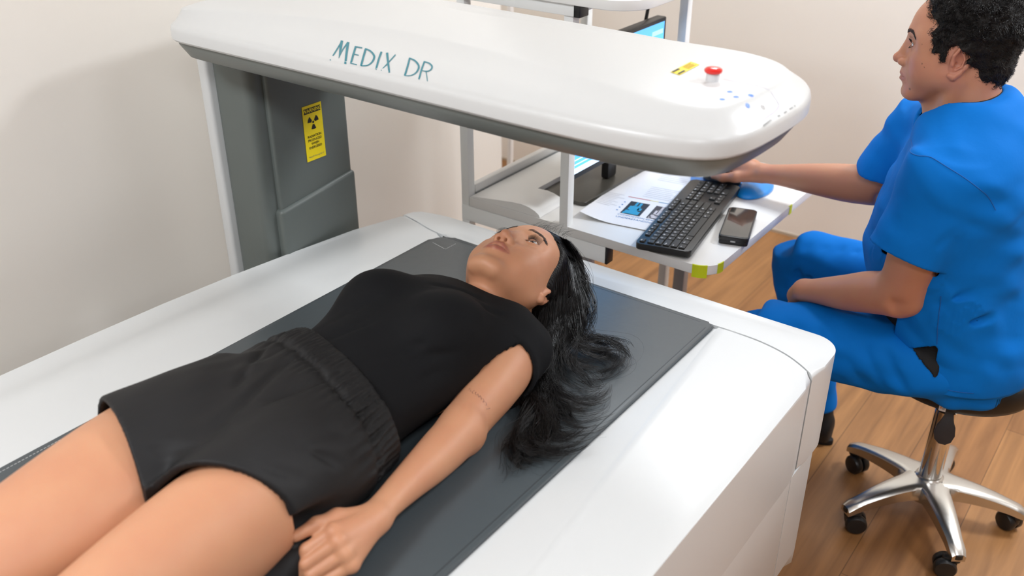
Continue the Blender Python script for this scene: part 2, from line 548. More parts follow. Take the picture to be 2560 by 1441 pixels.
bm = BM(); bx(bm, RX0 - .1, RX1, RY0 - .1, RY0, 0, RZ); struct('wall_front', bm, M_cream_wall)
M_wall_line = mat('wall_floor_line_tan', rgb(190, 176, 156), .6)
bm = BM(); bx(bm, RX0, RX1, RY1 - .004, RY1, 0, .012); struct('wall_floor_line', bm, M_wall_line)  # thin darker strip drawn along the line where wall meets floor, no baseboard

# tiny screw in the back wall and the white cable in the corner
bm = BM(); lathe(bm, [(0, 0), (.006, .001), (.007, .004), (.007, .01)], n=12, M=Matrix.Translation((-.855, RY1, 1.24)) @ Matrix.Rotation(math.radians(90), 4, 'X'))
for v in bm.verts: pass
scr = from_bm('wall_screw', bm, mat('screw_grey', rgb(150, 142, 132), .5)); tag(scr, 'tiny grey screw head in the bare cream back wall', 'screw')
bm = BM(); tube(bm, catmull([(-1.935, 2.605, 2.6), (-1.935, 2.605, 1.4), (-1.932, 2.605, .7), (-1.936, 2.605, .3), (-1.93, 2.64, .016), (-1.8, 2.8, .012)], 6), .011, 8)
cb = from_bm('wall_cable', bm, mat('white_cable', rgb(240, 236, 232), .4)); tag(cb, 'white cable hanging down the wall corner behind the workstation', 'cable')

# ------------------------------------------------------------------ bone density scanner: table, column, arm
scan = thing('bone_density_scanner', 'white bone density scanner with patient table, dark grey column and overhanging white arm', 'medical scanner', (-1.02, .6, 0))
SO = Vector((-1.02, .6, 0))
def loc_bm(bm, off=SO):
    for v in bm.verts: v.co -= off
    return bm
YF = -.45
seamR = [(-.663, 1.586), (-.627, 1.587), (-.565, 1.584), (-.509, 1.570), (-.468, 1.549), (-.437, 1.527)]
seamL = [(-1.377, 1.586), (-1.430, 1.594), (-1.486, 1.609), (-1.545, 1.622)]
seamR = [(p.x, p.y) for p in catmull([(x, y, 0) for x, y in seamR], 4)]
seamL = [(p.x, p.y) for p in catmull([(x, y, 0) for x, y in seamL], 4)]
leftedge = [(-1.545, 1.622), (-1.577, 1.483), (-1.606, 1.30), (-1.626, 1.15), (-1.641, .98), (-1.650, .80), (-1.655, .6), (-1.657, .3), (-1.657, YF)]
g = .0016
def bed_part(name, pts, z0, z1, bt, bb, M=M_white, par=scan, seg=5):
    bm = BM(); prism(bm, pts, z0, z1, bt, bb, seg=seg); loc_bm(bm)
    return from_bm(name, bm, M, par, angle=50)
# side panels of the table top
rp = [(-.667, YF), (-.430, YF), (-.430, 1.20), (-.4315, 1.48), (-.437, 1.522 - g)] + [(x, y - g) for x, y in seamR[-2::-1]]
rp[-1] = (-.667, 1.583)
bed_part('side_panel', rp, .500, .722, .010, .004)
lp = [(-1.381, YF), (-1.381, 1.582)] + [(x, y - g) for x, y in seamL[1:-1]] + [(-1.545, 1.618)] + leftedge[1:]
bed_part('side_panel', lp[::1], .500, .722, .010, .004)
# head panel with rounded corners
hp = [(x, y + g) for x, y in seamL[::-1]] + [(-1.37, 1.588)] + [(x, y + g) for x, y in seamR] 
hp += [(-.4305, 1.575)]
for i in range(0, 13):
    a = math.radians(90 * i / 12); hp.append((-.4855 + .055 * math.cos(a), 1.620 + .055 * math.sin(a)))
hp += [(-.8, 1.6755), (-1.1, 1.6765), (-1.37, 1.678)]
hp += [(-1.44, 1.677), (-1.49, 1.676), (-1.52, 1.668), (-1.538, 1.650)]
bed_part('head_panel', hp, .500, .723, .010, .004)
# lower skirt: side and head
sk_r = [(-.60, YF), (-.436, YF), (-.436, 1.500), (-.60, 1.500)]
bed_part('lower_side_panel', sk_r, .190, .4975, .0, .030, seg=1)
bed_part('lower_side_panel', [(-1.60, YF), (-1.60, 1.44), (-1.45, 1.44), (-1.45, YF)][::-1], .190, .4975, 0, .03, seg=1)
hs = [(-.60, 1.503), (-.436, 1.503)] + [(-.476 + .04 * math.cos(math.radians(a)), 1.612 + .04 * math.sin(math.radians(a))) for a in range(0, 91, 15)] + [(-1.45, 1.652), (-1.52, 1.62), (-1.55, 1.503), (-1.45, 1.503)]
bed_part('lower_head_panel', hs, .190, .4975, 0, .030, seg=1)
# dark inner body seen through the seams
bm = BM(); bx(bm, -1.53, -.447, YF + .02, 1.60, .22, .708); loc_bm(bm); from_bm('inner_frame', bm, M_gap, scan)
# castors of the table
for cx_, cy_ in ((-.53, 1.56), (-1.45, 1.54), (-.53, -.3), (-1.45, -.3)):
    bm = BM(); lathe(bm, [(0, -.02), (.036, -.02), (.042, -.014), (.042, .014), (.036, .02), (0, .02)], M=Matrix.Translation((cx_, cy_, .042)) @ Matrix.Rotation(math.radians(90), 4, 'Y'), n=24)
    bx(bm, cx_ - .032, cx_ + .032, cy_ - .03, cy_ + .03, .07, .19, .006); loc_bm(bm)
    from_bm('castor', bm, M_black, scan)
# column
bm = BM(); bx(bm, -1.748, -1.624, 1.262, 1.530, .10, 1.205, .022, 5); loc_bm(bm)
colo = from_bm('column', bm, M_column, scan, angle=60)
bm = BM(); bx(bm, -1.655, -1.612, 1.300, 1.527, .60, 1.203, .007, 3); loc_bm(bm)
from_bm('front_cover', bm, M_column, colo, angle=60)
bm = BM(); bx(bm, -1.640, -1.6035, 1.292, 1.531, .60, .838, .010, 4)
for v in bm.verts:
    if v.co.z > .80: v.co.z += (v.co.y - 1.292) * .12 - .008
loc_bm(bm); from_bm('lower_cover', bm, M_column, colo, angle=60)
bm = BM(); bx(bm, -1.775, -1.744, 1.250, 1.542, .10, 1.205, .008, 3); loc_bm(bm)
from_bm('rear_cover', bm, M_white, colo, angle=60)
bm = BM(); bx(bm, -1.80, -1.54, 1.22, 1.56, .19, .50, .01, 2); loc_bm(bm); from_bm('column_foot', bm, M_white, scan)
# arm
near = [(-1.66, 1.1305), (-1.55, 1.130), (-1.45, 1.130), (-1.35, 1.130), (-1.25, 1.130), (-1.15, 1.129), (-1.05, 1.128), (-.95, 1.127), (-.85, 1.125), (-.75, 1.125), (-.68, 1.127), (-.62, 1.133)]
tip = [(-.585, 1.139), (-.555, 1.148), (-.527, 1.162), (-.506, 1.184), (-.493, 1.215), (-.487, 1.255), (-.484, 1.30), (-.482, 1.35), (-.482, 1.40), (-.488, 1.44), (-.505, 1.485), (-.532, 1.522), (-.57, 1.552), (-.62, 1.575), (-.68, 1.590), (-.76, 1.603)]
far = [(-.88, 1.612), (-1.0, 1.617), (-1.15, 1.62), (-1.3, 1.622), (-1.45, 1.622), (-1.60, 1.622), (-1.70, 1.620)]
lend = [(-1.722, 1.605), (-1.736, 1.585), (-1.745, 1.55), (-1.742, 1.45), (-1.733, 1.35), (-1.722, 1.25), (-1.712, 1.19), (-1.702, 1.155), (-1.688, 1.137)]
OUT = near + tip + far + lend
def resample(P, n):
    P = [Vector((p[0], p[1], 0)) for p in P]; P2 = P + [P[0]]
    L = [0]
    for a, b in zip(P2[:-1], P2[1:]): L.append(L[-1] + (b - a).length)
    out = []
    for k in range(n):
        s = L[-1] * k / n
        i = max(j for j in range(len(L)) if L[j] <= s + 1e-12); i = min(i, len(P) - 1)
        out.append(P2[i].lerp(P2[i + 1], (s - L[i]) / (L[i + 1] - L[i])))
    return out
NP = 260
pl = resample(OUT, NP)
for _ in range(3): pl = [(pl[i - 1] + pl[i] * 2 + pl[(i + 1) % NP]) / 4 for i in range(NP)]
nor = []
for i in range(NP):
    t = (pl[(i + 1) % NP] - pl[i - 1]).normalized(); nor.append(Vector((-t.y, t.x, 0)))
cx_t = [-1.75, -1.657, -1.551, -1.37, -1.193, -.97, -.796, -.625, -.56, -.48]
cy_t = [.030, .034, .078, .125, .146, .132, .100, .062, .052, .050]
def crease(p, n):
    c = np.interp(p.x, cx_t, cy_t)
    if abs(n.y) < .8: c = .038 + (c - .038) * max(0, (abs(n.y) - .2) / .6) if p.x > -1.2 else .024 + (c - .024) * max(0, (abs(n.y) - .2) / .6)
    return c
cr_ = [crease(pl[i], nor[i]) for i in range(NP)]
for _ in range(12): cr_ = [(cr_[i - 1] + cr_[i] * 2 + cr_[(i + 1) % NP]) / 4 for i in range(NP)]
def ring(bm, ins, z):
    return [bm.verts.new(pl[i] + nor[i] * (ins[i] if isinstance(ins, list) else ins) + Vector((0, 0, z[i] if isinstance(z, list) else z)) - SO) for i in range(NP)]
def skin_rings(bm, rings, cap0=True, cap1=True):
    for a, b in zip(rings[:-1], rings[1:]):
        for i in range(NP): bm.faces.new((a[i], a[(i + 1) % NP], b[(i + 1) % NP], b[i]))
    if cap0: bm.faces.new(rings[0][::-1])
    if cap1:
        bm.faces.new(rings[-1])
bm = BM()
skin_rings(bm, [ring(bm, .004, 1.2385), ring(bm, .0, 1.243), ring(bm, .0, 1.260), ring(bm, .0015, 1.266), ring(bm, .005, 1.2705), ring(bm, .011, 1.2745),
    ring(bm, [.011 + (c - .011) * .5 for c in cr_], [1.2745 + .0115 * 1.02 for c in cr_]), ring(bm, [c - .004 for c in cr_], 1.2965), ring(bm, [c + .004 for c in cr_], 1.2990), ring(bm, [c + .012 for c in cr_], 1.3002)])
arm = from_bm('scanner_arm', bm, M_white, scan, angle=30)
bm = BM()
skin_rings(bm, [ring(bm, .036, 1.200), ring(bm, .030, 1.203), ring(bm, .012, 1.230), ring(bm, .010, 1.2384)])
from_bm('arm_underside', bm, M_dkgrey, arm, angle=30)
# where the arm top is, for things printed or mounted on it
def bvh_of(o):
    me = o.data; M = o.matrix_local.copy()
    off = SO if o.parent is not None else Vector((0, 0, 0))
    return BVHTree.FromPolygons([v.co + SO for v in me.vertices], [tuple(p.vertices) for p in me.polygons])
armb = bvh_of(arm)
def on_arm(x, y, lift=0.0006):
    h = armb.ray_cast(Vector((x, y, 2)), Vector((0, 0, -1)))
    return h[0] + h[1] * lift, h[1]

# lettering printed on the arm: edge pairs (x, y) of every stroke, laid on the arm's surface
LET = [[[-1.2286,1.136,-1.2318,1.1367],[-1.2369,1.1538,-1.2408,1.1551],[-1.2497,1.1761,-1.2537,1.1774],[-1.2594,1.193,-1.2635,1.1943],[-1.2635,1.2001,-1.2678,1.2014],[-1.2645,1.2016,-1.2685,1.2022],[-1.2652,1.2027,-1.2695,1.2034]],[[-1.2707,1.2034,-1.265,1.2037],[-1.264,1.1955,-1.2583,1.1958],[-1.2573,1.1876,-1.2516,1.1879],[-1.2496,1.1787,-1.244,1.179],[-1.2395,1.1679,-1.2356,1.1682],[-1.2285,1.1562,-1.2263,1.1563],[-1.2176,1.1446,-1.2171,1.1446]],[[-1.2169,1.1445,-1.2179,1.1447],[-1.2229,1.1535,-1.2245,1.1538],[-1.2288,1.1624,-1.2313,1.163],[-1.2345,1.1717,-1.2378,1.1727],[-1.2396,1.1814,-1.2436,1.1829],[-1.2446,1.1916,-1.2491,1.1935],[-1.2496,1.202,-1.2546,1.2041]],[[-1.2548,1.2031,-1.2492,1.2036],[-1.2443,1.191,-1.239,1.1915],[-1.2339,1.1791,-1.2288,1.1795],[-1.2233,1.1671,-1.2186,1.1677],[-1.2125,1.1551,-1.2081,1.1558],[-1.2018,1.1432,-1.1975,1.144],[-1.1955,1.1356,-1.1909,1.136]],[[-1.2277,1.1954,-1.2228,1.1949],[-1.2205,1.1858,-1.2156,1.1852],[-1.2133,1.1762,-1.2085,1.1757],[-1.206,1.1664,-1.2012,1.166],[-1.1983,1.1565,-1.1936,1.1562],[-1.1905,1.1466,-1.1859,1.1463],[-1.1846,1.1384,-1.1801,1.1382]],[[-1.2223,1.1914,-1.2255,1.1953],[-1.2172,1.1917,-1.2205,1.1956],[-1.2121,1.1919,-1.2155,1.1959],[-1.2071,1.1922,-1.2105,1.1963]],[[-1.2025,1.1668,-1.2048,1.1696],[-1.1986,1.1667,-1.201,1.1696],[-1.1948,1.1666,-1.1972,1.1697],[-1.1909,1.1665,-1.1935,1.1697]],[[-1.1825,1.1382,-1.1834,1.1397],[-1.1776,1.138,-1.1784,1.1395],[-1.1726,1.1379,-1.1735,1.1394],[-1.1677,1.1377,-1.1685,1.1393]],[[-1.2034,1.1956,-1.1985,1.195],[-1.1959,1.1855,-1.1911,1.185],[-1.1885,1.1755,-1.1837,1.175],[-1.1811,1.1656,-1.1764,1.1652],[-1.1737,1.1559,-1.169,1.1556],[-1.1663,1.1463,-1.1616,1.1461],[-1.1606,1.1384,-1.1559,1.1382]],[[-1.1982,1.1917,-1.2008,1.1959],[-1.1942,1.1905,-1.1971,1.1951],[-1.1903,1.1895,-1.1933,1.1943],[-1.1865,1.1883,-1.1893,1.1933],[-1.1827,1.1866,-1.1848,1.1916],[-1.1783,1.1843,-1.1798,1.1891],[-1.1735,1.1814,-1.1745,1.1861],[-1.169,1.1785,-1.1693,1.1828],[-1.1655,1.1758,-1.1645,1.1794],[-1.163,1.1737,-1.1604,1.1758],[-1.161,1.1715,-1.157,1.1721],[-1.1591,1.1691,-1.1544,1.1686],[-1.1571,1.1663,-1.152,1.1652],[-1.155,1.1631,-1.1498,1.1614],[-1.153,1.1595,-1.1478,1.1575],[-1.1512,1.156,-1.1462,1.1536],[-1.15,1.1528,-1.1452,1.1501],[-1.1492,1.1499,-1.1447,1.1471],[-1.1488,1.1472,-1.1446,1.1443],[-1.1489,1.1448,-1.1451,1.1418],[-1.1495,1.1427,-1.1463,1.1399],[-1.151,1.1412,-1.1488,1.1391],[-1.1531,1.1401,-1.1517,1.1385],[-1.156,1.1396,-1.1547,1.1381],[-1.1589,1.139,-1.1576,1.1376]],[[-1.1661,1.1955,-1.1611,1.1945],[-1.1602,1.1867,-1.1552,1.1857],[-1.1543,1.1779,-1.1495,1.177],[-1.1476,1.1683,-1.1431,1.1678],[-1.1399,1.1578,-1.1355,1.1575],[-1.1315,1.1467,-1.1273,1.1465],[-1.1251,1.1377,-1.121,1.1375]],[[-1.1526,1.1944,-1.1493,1.1967],[-1.143,1.1848,-1.1399,1.1869],[-1.1334,1.1753,-1.1305,1.1773],[-1.1236,1.1655,-1.1209,1.1675],[-1.1131,1.1552,-1.1106,1.1572],[-1.1024,1.1447,-1.1001,1.1467],[-1.0941,1.1368,-1.091,1.1377]],[[-1.1325,1.1956,-1.1289,1.1938],[-1.1252,1.1755,-1.1218,1.1738],[-1.1182,1.1559,-1.1149,1.1542],[-1.1126,1.138,-1.1101,1.1371]],[[-1.0995,1.1942,-1.0953,1.1939],[-1.0923,1.1841,-1.0882,1.1837],[-1.0853,1.1741,-1.0812,1.1738],[-1.0785,1.1643,-1.0744,1.164],[-1.0721,1.1549,-1.0679,1.1545],[-1.0658,1.1456,-1.0616,1.1452],[-1.0607,1.1377,-1.0566,1.1374]],[[-1.0951,1.1908,-1.0974,1.1947],[-1.0911,1.1896,-1.0936,1.1938],[-1.0871,1.1885,-1.0897,1.193],[-1.0832,1.1872,-1.0857,1.192],[-1.0794,1.1855,-1.0813,1.1903],[-1.0754,1.1833,-1.0766,1.1879],[-1.0711,1.1806,-1.0718,1.185],[-1.0671,1.1778,-1.0671,1.1818],[-1.0637,1.1752,-1.0628,1.1785],[-1.0611,1.1728,-1.059,1.1751],[-1.0589,1.1704,-1.0558,1.1716],[-1.0569,1.168,-1.053,1.168],[-1.055,1.1652,-1.0506,1.1643],[-1.0531,1.1619,-1.0485,1.1604],[-1.0512,1.1582,-1.0467,1.1563],[-1.0497,1.1546,-1.0453,1.1523],[-1.0487,1.1514,-1.0446,1.1488],[-1.0483,1.1485,-1.0445,1.1458],[-1.0484,1.1458,-1.0451,1.1431],[-1.0489,1.1434,-1.046,1.1409],[-1.0499,1.1414,-1.0474,1.1391],[-1.0515,1.1401,-1.0498,1.1383],[-1.0536,1.1392,-1.0525,1.1378],[-1.0563,1.1388,-1.0553,1.1375],[-1.059,1.1384,-1.058,1.1372]],[[-1.0653,1.1929,-1.0614,1.1921],[-1.0593,1.1833,-1.0555,1.1826],[-1.0535,1.1738,-1.0496,1.1732],[-1.0473,1.1642,-1.0436,1.1638],[-1.0408,1.1545,-1.0372,1.1542],[-1.0341,1.1447,-1.0305,1.1446],[-1.029,1.1368,-1.0255,1.1367]],[[-1.061,1.1894,-1.0633,1.1928],[-1.058,1.189,-1.0605,1.1926],[-1.0551,1.1886,-1.0577,1.1925],[-1.0523,1.1881,-1.0547,1.1921],[-1.0495,1.1872,-1.0515,1.1913],[-1.0465,1.1858,-1.048,1.1899],[-1.0433,1.1841,-1.0443,1.188],[-1.0405,1.1822,-1.0406,1.1857],[-1.0385,1.1805,-1.037,1.1829],[-1.0369,1.1788,-1.034,1.1795],[-1.0352,1.1765,-1.0316,1.176],[-1.0338,1.1741,-1.0299,1.1727],[-1.0329,1.172,-1.0289,1.1698],[-1.0325,1.17,-1.0286,1.1673],[-1.0325,1.1681,-1.0289,1.1651],[-1.033,1.1664,-1.0297,1.1634],[-1.034,1.1651,-1.0311,1.162],[-1.0355,1.1643,-1.0331,1.1613],[-1.0378,1.1639,-1.0357,1.1611],[-1.0404,1.1637,-1.0385,1.1612],[-1.0429,1.1634,-1.0411,1.1611]],[[-1.035,1.1623,-1.034,1.1632],[-1.0258,1.1529,-1.0248,1.1538],[-1.0168,1.1436,-1.0158,1.1445],[-1.0096,1.1363,-1.0082,1.1368]]]
bm = BM()
for st in LET:
    pr = []
    for q in st:
        a, _ = on_arm(q[0], q[1], .0007); b, _ = on_arm(q[2], q[3], .0007)
        pr.append((bm.verts.new(a - SO), bm.verts.new(b - SO)))
    for (a, b), (c, d) in zip(pr[:-1], pr[1:]):
        try: bm.faces.new((a, b, d, c))
        except ValueError: pass
lt = from_bm('printed_lettering', bm, M_teal, arm, smooth=False)
lt['label'] = 'teal printed lettering on the arm'

# radiation warning label on the column
lab = BM(); X = -1.6112
LM = Matrix(((0, 0, 1, X), (1, 0, 0, 1.4185), (0, 1, 0, .9835), (0, 0, 0, 1)))
def lbl_box(bm, u0, u1, v0, v1, mi, d0=0.0, d1=.0006):
    vs = bx(bm, u0, u1, v0, v1, d0, d1, mi=mi); 
    for v in vs: v.co = LM @ v.co
lbl_box(lab, -.029, .029, -.065, .065, 0)
lbl_box(lab, -.025, .025, .046, .0585, 1, .0004, .0009)
text_mesh('WARNING', .0118, LM @ Matrix.Translation((0, .0522, .0010)), lab, .0001, 0, bold=.0002)
for i in range(3):
    a0 = math.radians(90 + 180 + 120 * i - 26); a1 = a0 + math.radians(52)
    ps = []
    for k in range(7):
        a = a0 + (a1 - a0) * k / 6; ps.append((.017 * math.cos(a), .017 * math.sin(a)))
    for k in range(6, -1, -1):
        a = a0 + (a1 - a0) * k / 6; ps.append((.0052 * math.cos(a), .0052 * math.sin(a)))
    f = lab.faces.new([lab.verts.new(LM @ Vector((p[0], p[1] + .024, .0009))) for p in ps]); f.material_index = 1
f = lab.faces.new([lab.verts.new(LM @ Vector((.0030 * math.cos(2 * math.pi * k / 14), .0030 * math.sin(2 * math.pi * k / 14) + .024, .0009))) for k in range(14)]); f.material_index = 1
for k, t in enumerate(('RADIATION', 'PRODUCED', 'WHEN', 'ENERGISED')):
    text_mesh(t, .0078, LM @ Matrix.Translation((0, -.008 - .0088 * k, .0009)), lab, .0001, 1, bold=.0001)
text_mesh('Medix90 Warning 001-V', .0046, LM @ Matrix.Translation((0, -.0555, .0009)), lab, .0001, 2)
for v in lab.verts: v.co -= SO
lo = from_bm('warning_label', lab, [M_yellow, M_labelblack, mat('label_grey', rgb(150, 150, 110), .5)], colo, smooth=False)
lo['label'] = 'yellow radiation warning label'

# emergency stop, keypad lights and small labels on the arm
def on_frame(x, y, lift=0.0):
    p, n = on_arm(x, y, lift); xa = Vector((1, 0, 0)); xa = (xa - n * xa.dot(n)).normalized(); ya = n.cross(xa)
    M = Matrix.Identity(4)
    for i in range(3): M[i][0], M[i][1], M[i][2], M[i][3] = xa[i], ya[i], n[i], p[i]
    return M
bm = BM()
def quad_on_arm(bm, ps, lift, mi):
    n = 4
    def bil(u, v):
        a = Vector(ps[0]).lerp(Vector(ps[1]), u); b = Vector(ps[3]).lerp(Vector(ps[2]), u); return a.lerp(b, v)
    G = [[bm.verts.new(on_arm(*bil(i / n, j / n)[:2], lift)[0] - SO) for j in range(n + 1)] for i in range(n + 1)]
    for i in range(n):
        for j in range(n):
            f = bm.faces.new((G[i][j], G[i + 1][j], G[i + 1][j + 1], G[i][j + 1])); f.material_index = mi
LQ = [(-.6764, 1.3276), (-.6566, 1.3204), (-.6588, 1.3925), (-.6784, 1.3999)]
quad_on_arm(bm, LQ, .0006, 0)
def lq(u, v):
    a = Vector(LQ[0]).lerp(Vector(LQ[1]), u); b = Vector(LQ[3]).lerp(Vector(LQ[2]), u); return tuple(a.lerp(b, v))
quad_on_arm(bm, [lq(.08, .03), lq(.30, .03), lq(.30, .34), lq(.08, .34)], .0012, 1)
quad_on_arm(bm, [lq(.68, .03), lq(.90, .03), lq(.90, .34), lq(.68, .34)], .0012, 1)
for k in range(5):
    quad_on_arm(bm, [lq(.16 + .15 * k, .50), lq(.22 + .15 * k, .50), lq(.22 + .15 * k, .92 - .05 * (k % 2)), lq(.16 + .15 * k, .92 - .05 * (k % 2))], .0012, 2)
o = from_bm('caution_label', bm, [M_yellow, M_labelblack, mat('label_brown', rgb(190, 150, 20), .5)], arm, smooth=False)
o['label'] = 'small yellow caution label'
BF = on_frame(-.6045, 1.327)
bm = BM(); lathe(bm, [(.0100, -.002), (.0100, .010), (.0090, .0115), (0, .0115)], M=Matrix.Translation(-SO) @ BF)
btn = from_bm('emergency_stop', bm, mat('button_collar', rgb(214, 216, 218), .25, coat=.5), arm)
bm = BM(); lathe(bm, [(.0085, .0108), (.0130, .0125), (.0140, .0150), (.0135, .0172), (.0108, .0192), (.006, .0202), (0, .0205)], M=Matrix.Translation(-SO) @ BF)
from_bm('button_cap', bm, M_red, arm)['label'] = 'red mushroom push button'
# keypad: fine frame line, lit blue symbols, one unlit grey one
bm = BM()
fr_pts = [(-.5924, 1.3409), (-.565, 1.3400), (-.540, 1.3395), (-.515, 1.3390), (-.504, 1.3385), (-.4985, 1.3340), (-.4965, 1.320), (-.4962, 1.300), (-.4960, 1.2712)]
for a, b in zip(fr_pts[:-1], fr_pts[1:]):
    d = (Vector(b) - Vector(a)).normalized(); n = Vector((-d.y, d.x)) * .0005
    quad_on_arm(bm, [tuple(Vector(a) - n), tuple(Vector(b) - n), tuple(Vector(b) + n), tuple(Vector(a) + n)], .0006, 0)
for (x, y, l) in ((-.4905, 1.262, .030), (-.4890, 1.310, .010), (-.4880, 1.330, .012), (-.4878, 1.350, .014), (-.4878, 1.368, .006)):
    for k in range(int(l / .0026)):
        quad_on_arm(bm, [(x - .0013, y + k * .0026), (x + .0010, y + k * .0026), (x + .0010, y + k * .0026 + .0015), (x - .0013, y + k * .0026 + .0015)], .0006, 1)
from_bm('keypad_frame', bm, [mat('keypad_line', rgb(196, 190, 214), .5), mat('keypad_text', rgb(168, 170, 170), .5)], arm, smooth=False)
M_led = mat('blue_symbol', rgb(90, 130, 235), .4, emis=rgb(70, 110, 255), estr=.35)
for k, (x, y) in enumerate([(-.5578, 1.2885), (-.5276, 1.294), (-.5400, 1.2712), (-.5510, 1.2490), (-.5180, 1.2640), (-.5075, 1.2950)]):
    bm = BM(); lathe(bm, [(.0042, -.0006), (.0042, .0004), (.0036, .0007), (.0022, .0007), (.0022, .0003), (0, .0003)], n=20, M=Matrix.Translation(-SO) @ on_frame(x, y))
    from_bm('keypad_symbol', bm, M_led if k < 5 else mat('unlit_symbol', rgb(190, 190, 190), .5), arm)

# ------------------------------------------------------------------ vinyl mat on the table
pad = thing('examination_mat', 'dark grey vinyl mat with stitched edges, on the scanner table under the lying person', 'mat', (-1.02, .6, .71))
PO = Vector((-1.02, .6, .71))
bm = BM(); prism(bm, rrect(-1.386, -.6625, YF, 1.584, [.014, .045, .01, .01], 6), .712, .7285, .0065, 0, seg=4)
for v in bm.verts: v.co -= PO
from_bm('mat_cover', bm, M_vinyl, pad, angle=60)
bm = BM()
def dash(bm, a, b, w=.0011, L=.0042, gap=.0022, z=.7287):
    a = Vector(a); b = Vector(b); D = (b - a); n_ = int(D.length / (L + gap)); d = D.normalized(); s = Vector((-d.y, d.x)) * w * .5
    for k in range(n_):
        p = a + d * k * (L + gap); q = p + d * L
        vs = [bm.verts.new((c.x, c.y, z)) for c in (p - s, q - s, q + s, p + s)]
        bm.faces.new(vs)
dash(bm, (-1.3755, YF + .03), (-1.3755, .72))
for v in bm.verts: v.co -= PO
from_bm('stitching', bm, M_stitch, pad, smooth=False)['label'] = 'long pale dashed stitching'
bm = BM(); dash(bm, (-1.367, 1.533), (-1.320, 1.523), L=.006, gap=.0004); dash(bm, (-1.320, 1.523), (-1.3185, 1.564))
for v in bm.verts: v.co -= PO
o = from_bm('stitching', bm, M_stitch, pad, smooth=False); o['label'] = 'small pale stitched corner mark'
bm = BM(); tube(bm, [(-.6725, YF + .02, .7275), (-.6725, 1.56, .7275)], .0016, 6)
tube(bm, [(-1.370, 1.574, .7275), (-.690, 1.574, .7275)], .0013, 6)
for v in bm.verts: v.co -= PO
from_bm('edge_seam', bm, M_vinyl_seam, pad)

# ------------------------------------------------------------------ computer workstation
DZ = .72
ws = thing('computer_workstation', 'white metal computer workstation with raised shelf, behind the head of the scanner table', 'desk', (-1.15, 2.1, 0))
WO = Vector((-1.15, 2.1, 0))
def wpart(name, bm, M, par=ws, **k):
    for v in bm.verts: v.co -= WO
    return from_bm(name, bm, M, par, **k)
bm = BM(); prism(bm, rrect(-1.4795, -.7765, 1.809, 2.50, [.05, .01, .004, .055], 10), DZ - .024, DZ, .002, .002, seg=2)
dt = wpart('desktop', bm, M_desk, angle=50)
for (x0, y0) in ((-1.5045, 1.8095), (-1.1925, 1.8065), (-1.5045, 2.365), (-1.1925, 2.365)):
    bm = BM(); bx(bm, x0, x0 + .0245, y0, y0 + .0265, .03, 1.262, .002)
    wpart('post', bm, M_powder)
    bm = BM(); lathe(bm, [(0, 0), (.022, 0), (.022, .012), (.012, .014), (.012, .03), (0, .03)], x0 + .012, y0 + .013, 0, 16); wpart('foot', bm, M_black)
bm = BM(); bx(bm, -1.5045, -1.058, 1.8085, 1.836, .652, .6955, .002)
lb = wpart('front_beam', bm, M_powder)
bm = BM(); bx(bm, -1.059, -1.052, 1.809, 1.838, .650, .697, .002); wpart('end_cap', bm, M_black, lb)
bm = BM(); bx(bm, -1.497, -1.162, 1.800, 1.835, 1.2325, 1.2585, .002)
ub = wpart('upper_beam', bm, M_powder)
bm = BM(); bx(bm, -1.163, -1.146, 1.799, 1.836, 1.2315, 1.2595, .002); wpart('end_cap', bm, M_black, ub)
for x0 in (-1.497, -1.188):
    for z0 in (.655, 1.232):
        bm = BM(); bx(bm, x0 - .002, x0 + .016, 1.837, 2.366, z0, z0 + .035, .002); wpart('side_rail', bm, M_powder)
bm = BM(); prism(bm, rrect(-1.52, -1.005, 1.79, 2.40, [.06, .02, .02, .085], 12), 1.2595, 1.281, .003, .002, seg=2); wpart('upper_shelf', bm, M_desk, angle=50)
for (x0, y0) in ((-1.185, 1.885), (-1.125, 2.33)):
    bm = BM(); bx(bm, x0, x0 + .036, y0, y0 + .03, .02, .697, .003); wpart('leg', bm, M_greyleg)
bm = BM(); bx(bm, -1.19, -1.10, 1.87, 2.40, .02, .055, .004); wpart('foot_rail', bm, M_greyleg)
M_tape = mat('yellow_tape', rgb(206, 216, 14), .45)
def tape(pts, z0, z1, extra=None):
    bm = BM(); n = len(pts)
    for (x, y), (x2, y2) in zip(pts[:-1], pts[1:]):
        vs = [bm.verts.new((x, y, z0)), bm.verts.new((x2, y2, z0)), bm.verts.new((x2, y2, z1)), bm.verts.new((x, y, z1))]
        bm.faces.new(vs)
    # the flap folded on the top
    cx0 = sum(p[0] for p in pts) / n; cy0 = sum(p[1] for p in pts) / n
    dv = Vector((-1.0 - cx0, 2.1 - cy0)).normalized() * .004
    for (x, y), (x2, y2) in zip(pts[:-1], pts[1:]):
        bm.faces.new([bm.verts.new((x, y, z1)), bm.verts.new((x2, y2, z1)), bm.verts.new((x2 + dv.x, y2 + dv.y, z1)), bm.verts.new((x + dv.x, y + dv.y, z1))])
    bmesh.ops.remove_doubles(bm, verts=bm.verts, dist=1e-5)
    r = bmesh.ops.solidify(bm, geom=bm.faces[:], thickness=.0004)
    wpart('yellow_tape', bm, M_tape, dt, smooth=False)
def arc(a0, a1, n=5, r=.0557):
    return [(-.8315 + r * math.cos(math.radians(a0 + (a1 - a0) * i / n)), 1.864 + r * math.sin(math.radians(a0 + (a1 - a0) * i / n))) for i in range(n + 1)]
tape(arc(274, 310), DZ - .031, DZ + .0004); tape(arc(337, 360), DZ - .024, DZ + .0004)
tape([(-.7760, 2.250), (-.7760, 2.268)], DZ - .024, DZ + .0004)

